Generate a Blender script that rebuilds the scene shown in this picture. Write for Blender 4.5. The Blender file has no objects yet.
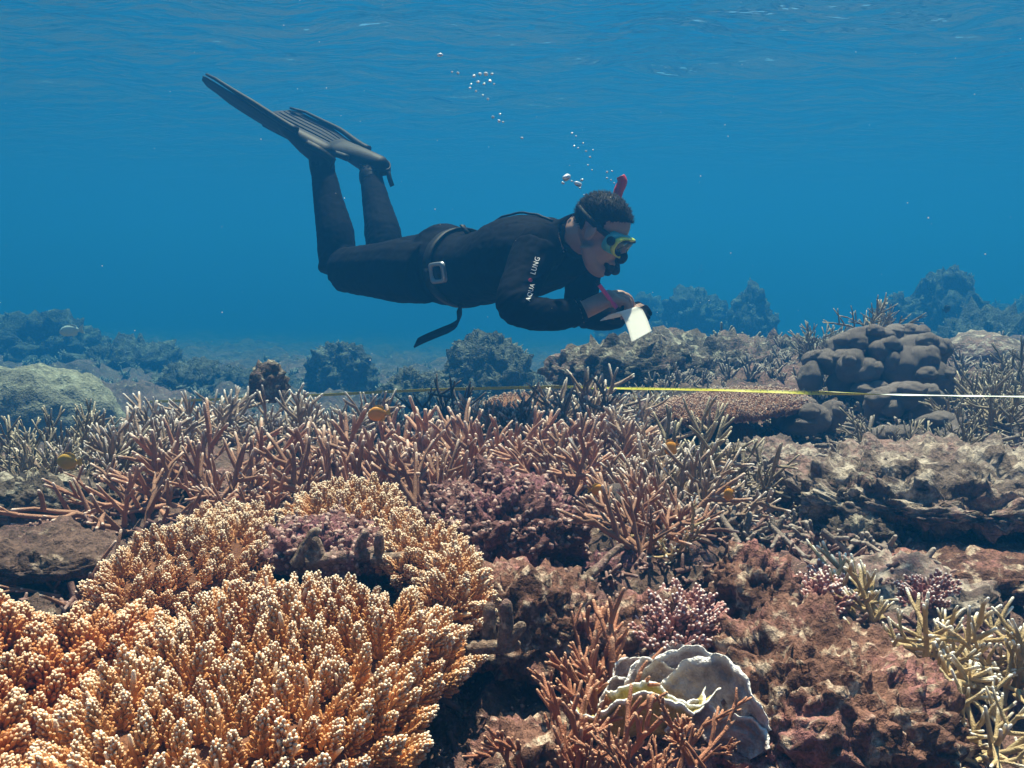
import bpy, bmesh, math, random
import numpy as np
from mathutils import Vector, Matrix, Quaternion
from mathutils.bvhtree import BVHTree

scene = bpy.context.scene
COL = scene.collection
R = math.radians

# ------------------------------------------------------------------ camera
F_PX = 924.0
PITCH = math.atan((384 - 262) / F_PX)
cam_data = bpy.data.cameras.new('camera')
cam = bpy.data.objects.new('camera', cam_data)
COL.objects.link(cam)
cam_data.sensor_width = 36.0
cam_data.lens = F_PX / 1024.0 * 36.0
cam_data.clip_start = 0.02
cam_data.clip_end = 400.0
cam.location = (0, 0, 0)
cam.rotation_euler = (math.pi / 2 - PITCH, 0, 0)
scene.camera = cam

# ------------------------------------------------------------------ sky and sun
SUN_EL, SUN_AZ = R(73), R(14)          # high sun, slightly beyond the diver
world = bpy.data.worlds.new('World')
scene.world = world
world.use_nodes = True
wn = world.node_tree
sky = wn.nodes.new('ShaderNodeTexSky')
sky.sky_type = 'NISHITA'
sky.sun_disc = False
sky.sun_elevation = SUN_EL
sky.sun_rotation = SUN_AZ
sky.dust_density = 1.5
sky.ozone_density = 0.6
wn.links.new(sky.outputs[0], wn.nodes['Background'].inputs[0])
wn.nodes['Background'].inputs[1].default_value = 0.05
sun_data = bpy.data.lights.new('sun', 'SUN')
sun_data.energy = 5.0
sun_data.angle = R(0.6)
sun_data.color = (1.0, 0.735, 0.56)
sun = bpy.data.objects.new('sun', sun_data)
COL.objects.link(sun)
sun_dir = Vector((math.sin(SUN_AZ) * math.cos(SUN_EL), math.cos(SUN_AZ) * math.cos(SUN_EL), math.sin(SUN_EL)))
sun.rotation_euler = sun_dir.to_track_quat('Z', 'Y').to_euler()
sun.location = sun_dir * 30

scene.view_settings.view_transform = 'Standard'
scene.view_settings.look = 'None'
scene.view_settings.gamma = 1.0
scene.view_settings.exposure = 1.68
scene.view_settings.use_curve_mapping = False
scene.cycles.max_bounces = 6
scene.cycles.diffuse_bounces = 3
scene.cycles.glossy_bounces = 3
scene.cycles.transmission_bounces = 3
scene.cycles.volume_bounces = 2
scene.cycles.transparent_max_bounces = 6
scene.cycles.use_denoising = True
scene.cycles.caustics_reflective = False
scene.cycles.caustics_refractive = False

WATER_TOP = 2.5

# ------------------------------------------------------------------ helpers
_cp, _sp = math.cos(PITCH), math.sin(PITCH)
def P(px, py, Y):
    """the point at distance Y in front of the camera that stands at this pixel"""
    a = (px - 512) / F_PX; b = (384 - py) / F_PX
    k = Y / (_cp + b * _sp)
    return Vector((a * k, Y, (-_sp + b * _cp) * k))
def on_plane(px, py, z):
    p = P(px, py, 1.0)
    return p * (z / p.z)

_rng = np.random.RandomState(7)
_perm = _rng.permutation(256); _perm = np.concatenate([_perm, _perm, _perm])
_g = _rng.normal(size=(256, 3)); _g /= np.linalg.norm(_g, axis=1)[:, None]
def pnoise(p):
    p = np.asarray(p, dtype=np.float64)
    i = np.floor(p).astype(np.int64); f = p - i; i &= 255
    u = f * f * f * (f * (f * 6 - 15) + 10)
    def gr(dx, dy, dz):
        h = _perm[_perm[_perm[i[:, 0] + dx] + i[:, 1] + dy] + i[:, 2] + dz] & 255
        g = _g[h]
        return g[:, 0] * (f[:, 0] - dx) + g[:, 1] * (f[:, 1] - dy) + g[:, 2] * (f[:, 2] - dz)
    x0 = gr(0,0,0) * (1 - u[:,0]) + gr(1,0,0) * u[:,0]
    x1 = gr(0,1,0) * (1 - u[:,0]) + gr(1,1,0) * u[:,0]
    x2 = gr(0,0,1) * (1 - u[:,0]) + gr(1,0,1) * u[:,0]
    x3 = gr(0,1,1) * (1 - u[:,0]) + gr(1,1,1) * u[:,0]
    y0 = x0 * (1 - u[:,1]) + x1 * u[:,1]; y1 = x2 * (1 - u[:,1]) + x3 * u[:,1]
    return (y0 * (1 - u[:,2]) + y1 * u[:,2]) * 1.5
def fbm(p, octaves=4, gain=0.5):
    p = np.asarray(p, dtype=np.float64); s = 0; a = 1.0
    for k in range(octaves):
        s = s + a * pnoise(p * (2.03 ** k) + 17.3 * k); a *= gain
    return s
def billow(p, octaves=3, gain=0.5):
    p = np.asarray(p, dtype=np.float64); s = 0; a = 1.0
    for k in range(octaves):
        s = s + a * (np.abs(pnoise(p * (2.1 ** k) + 9.1 * k)) * 2 - 0.5); a *= gain
    return s
def sstep(x, a, b):
    t = np.clip((x - a) / (b - a), 0, 1)
    return t * t * (3 - 2 * t)

class Geo:
    """plain geometry being collected: vertices, faces and a pigment value 'tip' per vertex"""
    def __init__(s): s.v = []; s.f = []; s.t = []; s.n = 0
    def add(s, v, f, t=None):
        v = np.asarray(v, dtype=np.float64)
        s.v.append(v); o = s.n
        s.f.extend([tuple(i + o for i in q) for q in f])
        s.t.append(np.zeros(len(v)) if t is None else np.asarray(t, dtype=np.float64)); s.n += len(v)
    def geo(s, g): s.add(g.V(), g.f, g.T())
    def V(s): return np.concatenate(s.v)
    def T(s): return np.concatenate(s.t)
    def mesh(s, name, mat=None, smooth=True): return mk_mesh(name, s.V(), s.f, s.T(), mat, smooth)

def mk_mesh(name, v, f, t=None, mat=None, smooth=True):
    me = bpy.data.meshes.new(name)
    me.from_pydata(np.asarray(v).tolist(), [], f)
    if t is not None:
        at = me.attributes.new('tip', 'FLOAT', 'POINT')
        at.data.foreach_set('value', np.asarray(t, dtype=np.float32))
    me.polygons.foreach_set('use_smooth', np.full(len(me.polygons), smooth, dtype=bool))
    if mat: me.materials.append(mat)
    me.update()
    return me
def grid_mesh(name, V, nr, nc, mat):
    """a sheet of nr x nc vertices"""
    me = bpy.data.meshes.new(name)
    idx = np.arange(nr * nc).reshape(nr, nc)
    q = np.stack([idx[:-1, :-1], idx[:-1, 1:], idx[1:, 1:], idx[1:, :-1]], axis=-1).reshape(-1, 4)
    me.vertices.add(nr * nc); me.vertices.foreach_set('co', V.astype(np.float32).ravel())
    me.loops.add(q.size); me.loops.foreach_set('vertex_index', q.ravel().astype(np.int32))
    me.polygons.add(len(q))
    me.polygons.foreach_set('loop_start', (np.arange(len(q)) * 4).astype(np.int32))
    me.polygons.foreach_set('use_smooth', np.ones(len(q), dtype=bool))
    me.materials.append(mat); me.update(calc_edges=True); me.validate()
    return me

def link(name, me, parent=None, loc=None):
    o = bpy.data.objects.new(name, me)
    COL.objects.link(o)
    if parent is not None: o.parent = parent
    if loc is not None: o.location = loc
    return o
def tag(o, label, cat, group=None):
    o['label'] = label; o['category'] = cat
    if group: o['group'] = group
    return o
def thing(name, label, cat, loc=(0, 0, 0), group=None):
    o = bpy.data.objects.new(name, None)
    o.empty_display_size = 0.05
    COL.objects.link(o); o.location = loc
    return tag(o, label, cat, group)
def structure(name, me, kind='structure'):
    o = link(name, me); o['kind'] = kind
    return o

def tube(pts, rad, n=7, cap0=False, tip_len=0.0, flat=None):
    """a tapering closed tube along pts; returns a Geo. tip_len: length of pale pigment at its end"""
    pts = np.asarray(pts, dtype=np.float64); rad = np.asarray(rad, dtype=np.float64); m = len(pts)
    T = np.gradient(pts, axis=0); T /= np.linalg.norm(T, axis=1)[:, None] + 1e-12
    a = np.array([1.0, 0, 0]) if abs(T[0][0]) < 0.8 else np.array([0, 1.0, 0])
    u = np.cross(T[0], a); u /= np.linalg.norm(u)
    ang = np.arange(n) * 2 * math.pi / n; ca, sa = np.cos(ang), np.sin(ang)
    V = np.zeros((m * n, 3))
    for k in range(m):
        u = u - T[k] * np.dot(u, T[k]); u /= np.linalg.norm(u) + 1e-12
        w = np.cross(T[k], u)
        V[k * n:(k + 1) * n] = pts[k] + rad[k] * (ca[:, None] * u + sa[:, None] * w)
    f = []
    for k in range(m - 1):
        for j in range(n):
            j2 = (j + 1) % n
            f.append((k * n + j, k * n + j2, (k + 1) * n + j2, (k + 1) * n + j))
    f.append(tuple((m - 1) * n + j for j in range(n)))
    if cap0: f.append(tuple(reversed(range(n))))
    seg = np.linalg.norm(np.diff(pts, axis=0), axis=1)
    d_end = np.concatenate([np.cumsum(seg[::-1])[::-1], [0]])
    t = np.repeat(np.clip(1 - d_end / tip_len, 0, 1) if tip_len > 0 else np.zeros(m), n)
    g = Geo(); g.add(V, f, t); return g
def finger(p0, d, L, r0, r1, bend=(0, 0, 0), k=5, n=7, tip_len=0.015, rng=None, wob=0.0):
    """a coral branch with a rounded end: start, direction, length, radii, a bend vector"""
    p0 = np.asarray(p0, float); d = np.asarray(d, float); d = d / np.linalg.norm(d); b = np.asarray(bend, float)
    s = np.linspace(0, 1, k)
    pts = p0 + d * (s * L)[:, None] + b * (s * s * L)[:, None]
    if rng is not None and wob > 0: pts[1:] += rng.normal(size=(k - 1, 3)) * wob * L * s[1:, None]
    rad = r0 + (r1 - r0) * s
    e = pts[-1] - pts[-2]; e /= np.linalg.norm(e)
    pts = np.concatenate([pts, [pts[-1] + e * r1 * 0.55, pts[-1] + e * r1 * 0.95]])
    rad = np.concatenate([rad, [r1 * 0.78, r1 * 0.34]])
    return tube(pts, rad, n, tip_len=tip_len), pts
def ico(sub=3):
    bm = bmesh.new(); bmesh.ops.create_icosphere(bm, subdivisions=sub, radius=1.0)
    v = np.array([x.co[:] for x in bm.verts]); bm.verts.index_update()
    f = [tuple(x.index for x in q.verts) for q in bm.faces]; bm.free()
    return v, f
_ICO = {}
def ICO(sub):
    if sub not in _ICO: _ICO[sub] = ico(sub)
    return _ICO[sub]
def join_instances(variants, mats):
    """one Geo from many placed copies; variants: list of Geo, mats: list of (variant index, 4x4 numpy)"""
    out = Geo()
    cache = [(g.V(), g.f, g.T()) for g in variants]
    for i, M in mats:
        v, f, t = cache[i]
        out.add(v @ M[:3, :3].T + M[:3, 3], f, t)
    return out
def frame(normal, spin=0.0, scale=1.0, loc=(0, 0, 0)):
    q = Vector((0, 0, 1)).rotation_difference(Vector(normal).normalized())
    M = Matrix.Translation(loc) @ (q @ Quaternion((0, 0, 1), spin)).to_matrix().to_4x4()
    if not hasattr(scale, '__len__'): scale = (scale,) * 3
    return M @ Matrix.Diagonal((*scale, 1))

# ------------------------------------------------------------------ materials
def new_mat(name, rough=0.7, spec=0.3):
    m = bpy.data.materials.new(name); m.use_nodes = True
    b = m.node_tree.nodes['Principled BSDF']
    b.inputs['Roughness'].default_value = rough
    b.inputs['Specular IOR Level'].default_value = spec
    return m, m.node_tree, b
def rgb(c): return (c[0], c[1], c[2], 1.0)
def mixc(nt, fac, a, b, mode='MIX'):
    n = nt.nodes.new('ShaderNodeMix'); n.data_type = 'RGBA'; n.blend_type = mode
    for sock, val in ((n.inputs[0], fac), (n.inputs[6], a), (n.inputs[7], b)):
        if hasattr(val, 'links'): nt.links.new(val, sock)
        elif isinstance(val, (int, float)): sock.default_value = val
        else: sock.default_value = rgb(val)
    return n.outputs[2]
def noise_tex(nt, vec, scale, detail=4, rough=0.6):
    n = nt.nodes.new('ShaderNodeTexNoise'); n.inputs['Scale'].default_value = scale
    n.inputs['Detail'].default_value = detail; n.inputs['Roughness'].default_value = rough
    nt.links.new(vec, n.inputs['Vector']); return n.outputs[0]
def ramp(nt, fac, a, b):
    n = nt.nodes.new('ShaderNodeMapRange'); n.interpolation_type = 'SMOOTHSTEP'
    n.inputs[1].default_value = a; n.inputs[2].default_value = b
    nt.links.new(fac, n.inputs[0]); return n.outputs[0]
def bump(nt, b, heights):
    prev = None
    for h, strength, dist in heights:
        n = nt.nodes.new('ShaderNodeBump'); n.inputs['Strength'].default_value = strength
        n.inputs['Distance'].default_value = dist
        nt.links.new(h, n.inputs['Height'])
        if prev: nt.links.new(prev, n.inputs['Normal'])
        prev = n.outputs[0]
    nt.links.new(prev, b.inputs['Normal'])
def coords(nt, world_space):
    if world_space: return nt.nodes.new('ShaderNodeNewGeometry').outputs['Position']
    return nt.nodes.new('ShaderNodeTexCoord').outputs['Object']
def rock_mat(name, cols, scale=6.0, patch=(0.5, 0.62), bump_d=0.006, world_space=True, grain=140):
    """mottled reef rock: cols = dark turf, mid, pale sand/skeleton, coralline tint"""
    m, nt, b = new_mat(name, 0.85, 0.2)
    v = coords(nt, world_space)
    n1 = noise_tex(nt, v, scale, 6, 0.65); n2 = noise_tex(nt, v, scale * 3.3, 5, 0.6)
    n3 = noise_tex(nt, v, scale * 0.6, 3, 0.6); n4 = noise_tex(nt, v, grain, 4, 0.7); n5 = noise_tex(nt, v, scale * 9, 4, 0.65)
    c = mixc(nt, ramp(nt, n1, 0.36, 0.6), cols[0], cols[1])
    c = mixc(nt, ramp(nt, n2, patch[0], patch[1]), c, cols[2])
    k = nt.nodes.new('ShaderNodeMath'); k.operation = 'MULTIPLY'
    nt.links.new(ramp(nt, n3, 0.46, 0.6), k.inputs[0]); nt.links.new(ramp(nt, n5, 0.4, 0.6), k.inputs[1])
    c = mixc(nt, k.outputs[0], c, cols[3])
    g = mixc(nt, ramp(nt, n4, 0.3, 0.7), (0.55, 0.55, 0.55), (1.3, 1.3, 1.3))
    c = mixc(nt, 1.0, c, g, 'MULTIPLY')
    nt.links.new(c, b.inputs['Base Color'])
    vo = nt.nodes.new('ShaderNodeTexVoronoi'); vo.inputs['Scale'].default_value = 75
    nt.links.new(v, vo.inputs['Vector'])
    bump(nt, b, [(n2, 0.8, bump_d * 4), (n5, 0.9, bump_d * 1.6), (vo.outputs[0], 0.5, bump_d), (n4, 0.8, bump_d * 0.6)])
    return m
def coral_mat(name, base, base2, tip, cell=330, bump_d=0.0012, rough=0.65, vary=0.25, cloud=9, tip_pow=(0.15, 0.95), spec=0.3):
    """living coral: two pigments in clouds, pale growing tips, fine polyp cups"""
    m, nt, b = new_mat(name, rough, spec)
    v = coords(nt, False); w = coords(nt, True)
    n1 = noise_tex(nt, w, cloud, 4, 0.6); n2 = noise_tex(nt, v, cloud * 9, 4, 0.6)
    c = mixc(nt, ramp(nt, n1, 0.35, 0.65), base, base2)
    g = mixc(nt, n2, (0.6, 0.58, 0.56), (1.35, 1.37, 1.4)); c = mixc(nt, 0.8, c, g, 'MULTIPLY')
    oi = nt.nodes.new('ShaderNodeObjectInfo')
    g = mixc(nt, oi.outputs['Random'], (1 - vary, 1 - vary * 0.9, 1 - vary * 0.9), (1 + vary, 1 + vary, 1 + vary * 1.1))
    c = mixc(nt, 1.0, c, g, 'MULTIPLY')
    at = nt.nodes.new('ShaderNodeAttribute'); at.attribute_name = 'tip'
    c = mixc(nt, ramp(nt, at.outputs['Fac'], *tip_pow), c, tip)
    nt.links.new(c, b.inputs['Base Color'])
    vo = nt.nodes.new('ShaderNodeTexVoronoi'); vo.inputs['Scale'].default_value = cell
    nt.links.new(v, vo.inputs['Vector'])
    bump(nt, b, [(n2, 0.5, bump_d * 3), (vo.outputs[0], 1.0, bump_d)])
    return m
def plain_mat(name, col, rough=0.5, metal=0.0, spec=0.4, grain=0.0, gscale=60):
    m, nt, b = new_mat(name, rough, spec)
    b.inputs['Metallic'].default_value = metal
    v = coords(nt, False)
    n = noise_tex(nt, v, gscale, 4, 0.6)
    c = mixc(nt, n, tuple(x * (1 - grain) for x in col), tuple(min(1, x * (1 + grain)) for x in col))
    nt.links.new(c, b.inputs['Base Color'])
    if grain: bump(nt, b, [(n, 0.3, 0.002)])
    return m

# ------------------------------------------------------------------ water: surface and body
def build_water():
    na, nr = 260, 360
    th = np.linspace(-math.pi, math.pi, na); rr = 0.6 * (75 / 0.6) ** np.linspace(0, 1, nr); rr[0] = 0.0
    A, B = np.meshgrid(th, rr)
    x, y = B * np.sin(A), B * np.cos(A)
    p = np.stack([x.ravel(), y.ravel(), np.zeros(x.size)], 1)
    q = p * np.array([0.55, 1.0, 1.0])
    fade = np.clip(1.4 - B.ravel() / 50, 0.3, 1)
    z = (0.14 * fbm(q * 0.55 + 3.1, 2) + 0.085 * fbm(q * 1.9, 2) + 0.015 * fbm(q * 5.5 + 8, 2) * (B.ravel() < 25)) * fade
    V = np.stack([x.ravel(), y.ravel(), WATER_TOP + z], 1)
    m = bpy.data.materials.new('water_surface'); m.use_nodes = True
    nt = m.node_tree; nt.nodes.clear()
    out = nt.nodes.new('ShaderNodeOutputMaterial'); mix = nt.nodes.new('ShaderNodeMixShader')
    fr = nt.nodes.new('ShaderNodeFresnel'); fr.inputs[0].default_value = 1.333
    tr = nt.nodes.new('ShaderNodeBsdfTransparent'); gl = nt.nodes.new('ShaderNodeBsdfGlossy'); gl.inputs['Roughness'].default_value = 0.04
    pos = nt.nodes.new('ShaderNodeNewGeometry').outputs['Position']
    mp = nt.nodes.new('ShaderNodeMapping'); mp.inputs['Scale'].default_value = (0.5, 1.0, 1.0); nt.links.new(pos, mp.inputs[0])
    bp = nt.nodes.new('ShaderNodeBump'); bp.inputs['Strength'].default_value = 1.0; bp.inputs['Distance'].default_value = 0.13
    nt.links.new(noise_tex(nt, mp.outputs[0], 3.2, 3, 0.5), bp.inputs['Height'])
    nt.links.new(bp.outputs[0], fr.inputs['Normal']); nt.links.new(bp.outputs[0], gl.inputs['Normal'])
    nt.links.new(fr.outputs[0], mix.inputs[0]); nt.links.new(tr.outputs[0], mix.inputs[1]); nt.links.new(gl.outputs[0], mix.inputs[2])
    nt.links.new(mix.outputs[0], out.inputs[0])
    o = structure('water', grid_mesh('water', V, nr, na, m))
    o['label'] = 'rippled underside of the sea surface above the diver'
    # make normals point to the air
    if o.data.polygons[len(o.data.polygons) // 2].normal.z < 0: o.data.flip_normals()

    hz = bpy.data.materials.new('sea_water'); hz.use_nodes = True
    nt = hz.node_tree; nt.nodes.clear()
    out = nt.nodes.new('ShaderNodeOutputMaterial'); pv = nt.nodes.new('ShaderNodeVolumePrincipled')
    ss, sa = HAZE_S, HAZE_A
    d = 0.20
    c = [s / d for s in ss]
    root = [1 - min(1, a / (d - s)) for s, a in zip(ss, sa)]
    pv.inputs['Density'].default_value = d
    pv.inputs['Color'].default_value = rgb(c)
    pv.inputs['Absorption Color'].default_value = rgb([r * r for r in root])
    pv.inputs['Anisotropy'].default_value = HAZE_G
    nt.links.new(pv.outputs[0], out.inputs['Volume'])
    g = Geo(); e = 74; z0, z1 = -9.0, WATER_TOP + 0.4
    v = [(x, y, z) for z in (z0, z1) for x, y in ((-e, -e), (e, -e), (e, e), (-e, e))]
    g.add(v, [(3, 2, 1, 0), (4, 5, 6, 7), (0, 1, 5, 4), (1, 2, 6, 5), (2, 3, 7, 6), (3, 0, 4, 7)])
    o = structure('haze', g.mesh('haze', hz, False), 'stuff')
    o['label'] = 'blue sea water filling the whole scene'
HAZE_S = (0.0019, 0.0185, 0.0480)
HAZE_A = (0.120, 0.052, 0.037)
HAZE_G = 0.55
build_water()

# ------------------------------------------------------------------ seabed
_ctl = np.array([
 (-1.6,.3,-.7),(0,.2,-.72),(1.4,.3,-.66),
 (-1.0,.7,-.68),(-.3,.7,-.7),(.15,.8,-.74),(.6,.7,-.62),(1.1,.7,-.6),
 (-.9,1.15,-.6),(-.2,1.1,-.64),(.14,1.1,-.68),(.3,1.1,-.66),(.42,1.15,-.62),(.62,1.2,-.67),(1.0,1.2,-.68),
 (-1.1,1.6,-.56),(-.4,1.55,-.55),(0,1.55,-.52),(.3,1.5,-.53),(.75,1.65,-.60),(1.3,1.7,-.61),
 (-1.5,2.1,-.58),(-.5,2.1,-.54),(.1,2.1,-.53),(.55,2.1,-.535),(.95,2.0,-.60),(1.5,2.2,-.52),
 (-2,3,-.66),(-.8,3,-.58),(.1,3,-.57),(.6,2.9,-.55),(1.1,3,-.54),(1.9,3,-.5),
 (-2.6,4,-.85),(-1.1,4,-.8),(-.1,4,-.68),(.6,4,-.52),(1.3,4,-.47),(2.2,4,-.45),(3.2,4,-.45),
 (-4,6,-1.05),(-1.8,6,-1.05),(0,6,-.95),(.9,5.5,-.55),(1.7,6,-.58),(2.8,6,-.55),(4.5,6,-.5),
 (-6,9,-1.1),(-2,9,-1.25),(0,9,-1.25),(2.3,9,-1.0),(5.5,9,-.9),
 (-12,15,-1.3),(0,15,-1.7),(9,15,-1.3),(-24,28,-2.2),(0,28,-2.6),(24,28,-2.2),(-60,60,-4),(0,65,-4.5),(60,60,-4),(-40,10,-2.5),(40,10,-2.0)], dtype=float)
def _tps(r2): return 0.5 * r2 * np.log(r2 + 1e-9)
def _fit():
    n = len(_ctl); X = _ctl[:, :2]
    K = _tps(((X[:, None] - X[None]) ** 2).sum(-1)) + np.eye(n) * 1e-3
    Q = np.concatenate([np.ones((n, 1)), X], 1)
    A = np.zeros((n + 3, n + 3)); A[:n, :n] = K; A[:n, n:] = Q; A[n:, :n] = Q.T
    return np.linalg.solve(A, np.concatenate([_ctl[:, 2], np.zeros(3)]))
_w = _fit()
def H0(x, y):
    x = np.atleast_1d(np.asarray(x, float)); y = np.atleast_1d(np.asarray(y, float)); out = np.zeros(x.shape)
    for a in range(0, len(x), 40000):
        xs, ys = x[a:a + 40000], y[a:a + 40000]
        r2 = (xs[:, None] - _ctl[None, :, 0]) ** 2 + (ys[:, None] - _ctl[None, :, 1]) ** 2
        out[a:a + 40000] = _tps(r2) @ _w[:-3] + _w[-3] + _w[-2] * xs + _w[-1] * ys
    return out
def H(x, y, fine=True):
    x = np.atleast_1d(np.asarray(x, float)); y = np.atleast_1d(np.asarray(y, float))
    p = np.stack([x, y, np.zeros(x.shape)], 1)
    z = H0(x, y)
    far = sstep(y, 3.5, 8.0)
    z = z + 0.035 * fbm(p * 1.7, 3) + far * (0.16 * billow(p * 0.75 + 5, 2) + 0.10 * billow(p * 2.2, 2))
    if fine:
        near = 1 - sstep(y, 8, 16)
        warp = p + 0.05 * np.stack([pnoise(p * 6), pnoise(p * 6 + 40), pnoise(p * 6 + 80)], 1)
        z = z + 0.030 * billow(warp * 6.5, 3) + near * (0.017 * billow(warp * 21, 2) + 0.007 * fbm(p * 60, 2))
    return z
def Hs(x, y): return float(H(x, y)[0])

ground_mat = rock_mat('seabed_rock', [(0.05, 0.032, 0.028), (0.14, 0.085, 0.07), (0.38, 0.29, 0.23), (0.22, 0.115, 0.11)], 7.0, (0.56, 0.70))
def build_ground():
    na, nr = 480, 720
    th = np.radians(np.linspace(-66, 66, na)); rr = 0.55 * (80 / 0.55) ** np.linspace(0, 1, nr)
    A, B = np.meshgrid(th, rr)
    x, y = (B * np.sin(A)).ravel(), (B * np.cos(A)).ravel() - 1.0
    V = np.stack([x, y, H(x, y)], 1)
    me = grid_mesh('seabed', V, nr, na, ground_mat)
    if me.polygons[len(me.polygons) // 2].normal.z < 0: me.flip_normals()
    structure('seabed', me)
build_ground()
# ------------------------------------------------------------------ rocks and far coral heads
def rock_geo(radii, seed, sub=5, amp=0.22, freq=1.6, fine=0.06, low_flat=True):
    v, f = ICO(sub); off = seed * 13.7
    rad = np.array(radii); mr = float(np.prod(rad)) ** (1 / 3)
    p = v * rad; q = p / mr
    wq = q + 0.25 * np.stack([pnoise(q * 1.3 + off), pnoise(q * 1.3 + off + 31), pnoise(q * 1.3 + off + 57)], 1)
    d = amp * fbm(wq * freq + off, 3) + amp * 0.6 * billow(wq * freq * 1.9 + off, 3)
    d += fine * billow(wq * freq * 6 + off, 2) + fine * 0.5 * fbm(wq * freq * 16 + off, 2)
    nv = v / rad; nv /= np.linalg.norm(nv, axis=1)[:, None]
    p = p + (nv * 0.6 + v * 0.4) * (d * mr)[:, None]
    if low_flat: p[:, 2] = np.where(p[:, 2] < -0.35 * rad[2], -0.35 * rad[2] + (p[:, 2] + 0.35 * rad[2]) * 0.3, p[:, 2])
    g = Geo(); g.add(p, f); return g
rock_red = rock_mat('red_brown_rock', [(0.07, 0.032, 0.025), (0.23, 0.115, 0.085), (0.60, 0.46, 0.36), (0.38, 0.17, 0.16)], 9.0, (0.52, 0.66), 0.006)
rock_purple = rock_mat('purple_coralline_rock', [(0.085, 0.035, 0.035), (0.23, 0.11, 0.105), (0.48, 0.34, 0.31), (0.32, 0.14, 0.17)], 11.0, (0.54, 0.7), 0.005)
rock_sand = rock_mat('sandy_rock', [(0.07, 0.048, 0.044), (0.18, 0.135, 0.12), (0.42, 0.35, 0.30), (0.23, 0.14, 0.13)], 5.0, (0.46, 0.62), 0.005)
rock_grey = rock_mat('grey_reef_rock', [(0.045, 0.036, 0.033), (0.15, 0.115, 0.095), (0.42, 0.37, 0.30), (0.20, 0.12, 0.11)], 6.0, (0.5, 0.66), 0.008)
rock_far = rock_mat('far_reef_rock', [(0.07, 0.065, 0.055), (0.12, 0.11, 0.09), (0.24, 0.22, 0.18), (0.10, 0.085, 0.07)], 2.2, (0.5, 0.64), 0.03, True, 30)

ROCKS = []
def rock(name, label, cat, px, py, Y, radii, mat, seed, sub=5, amp=0.22, freq=1.6, fine=0.06, tilt=(0, 0, 0), group=None, flat=True):
    g = rock_geo(radii, seed, sub, amp, freq, fine, flat)
    Rm = np.array(Matrix.Rotation(tilt[2], 3, 'Z') @ Matrix.Rotation(tilt[1], 3, 'Y') @ Matrix.Rotation(tilt[0], 3, 'X'))
    v = g.V() @ Rm.T
    me = mk_mesh(name, v, g.f, None, mat)
    o = link(name, me, None, P(px, py, Y)); tag(o, label, cat, group)
    ROCKS.append(o)
    return o
def tufts(parent, name, label, count, rng, zmin=0.3, size=(0.5, 1.0), variants=None, sink=0.0):
    """joined little growths on the upward faces of one rock"""
    me = parent.data; ok = [p for p in me.polygons if p.normal.z > zmin]
    if not ok: return
    ar = np.array([p.area for p in ok]); pick = rng.choice(len(ok), count, p=ar / ar.sum())
    ms = []
    for i in pick:
        p = ok[i]; n = (p.normal + Vector(rng.normal(size=3) * 0.3))
        ms.append((rng.randint(len(variants)), np.array(frame(n, rng.uniform(0, 6.28), rng.uniform(*size), p.center - p.normal * sink))))
    return join_instances(variants, ms)

# ---- the small growth shapes
def knob_geo(rng, r=0.006):
    v, f = ICO(2); v = v * (1 + 0.5 * pnoise(v * 1.5 + rng.uniform(0, 50)))[:, None]
    v = v * np.array([r, r, r * rng.uniform(0.8, 2.2)]); v[:, 2] += r * 0.5
    g = Geo(); g.add(v, f, sstep(v[:, 2], r * 0.3, r * 1.8)); return g
def tuft_geo(rng, L=0.05, n=7, r=0.006, sides=5, subs=2, k_=4):
    g = Geo()
    for k in range(n):
        a = rng.uniform(0, 6.28); t = rng.uniform(0.1, 1.0)
        d = (math.sin(t) * math.cos(a), math.sin(t) * math.sin(a), math.cos(t))
        q, pts = finger((0, 0, -L * 0.15), d, L * rng.uniform(0.6, 1.1), r * 1.1, r * 0.6, (0, 0, 0.25), k_, sides, L * 0.35)
        g.geo(q)
        for j in range(subs):
            e = rng.normal(size=3) + np.array([0, 0, 0.6])
            q, _ = finger(pts[1 + j], e, L * rng.uniform(0.25, 0.45), r * 0.8, r * 0.5, (0, 0, 0.2), 2 if subs == 1 else 3, sides, L * 0.3); g.geo(q)
    return g
def shard_geo(rng, L=0.05, r=0.006):
    g = Geo(); d = rng.normal(size=3); d[2] *= 0.25; d /= np.linalg.norm(d)
    q, pts = finger(-d * L * 0.5 + np.array([0, 0, r]), d, L, r * 1.1, r * 0.8, rng.normal(size=3) * 0.15, 4, 6, L * 0.2); g.geo(q)
    for k in range(rng.randint(0, 3)):
        e = np.cross(d, rng.normal(size=3)); e[2] = abs(e[2])
        q, _ = finger(pts[1 + k], e + d * 0.5, L * rng.uniform(0.25, 0.5), r * 0.8, r * 0.6, (0, 0, 0), 3, 6, L * 0.2); g.geo(q)
    return g
_r = np.random.RandomState(3)
KNOBS = [knob_geo(_r) for _ in range(12)]
TUFTS = [tuft_geo(_r, 0.06, 8) for _ in range(6)]
FAR_TUFTS = [tuft_geo(_r, 0.06, 6, 0.0065, 4, 1, 3) for _ in range(8)]
SHARDS = [shard_geo(_r, L) for L in (0.035, 0.045, 0.05, 0.06, 0.07, 0.085)]

rubble_mat = coral_mat('dead_rubble', (0.13, 0.10, 0.085), (0.25, 0.19, 0.165), (0.42, 0.35, 0.31), 200, 0.0015, 0.8, 0.2, 14)
tuft_far_mat = coral_mat('far_coral', (0.10, 0.09, 0.07), (0.18, 0.16, 0.13), (0.34, 0.32, 0.26), 90, 0.003, 0.8, 0.2, 1.2)
knob_mat = coral_mat('knobbly_encrusting', (0.13, 0.06, 0.055), (0.27, 0.15, 0.13), (0.44, 0.30, 0.27), 500, 0.0008, 0.8, 0.2, 16, (0.2, 1.0))

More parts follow.
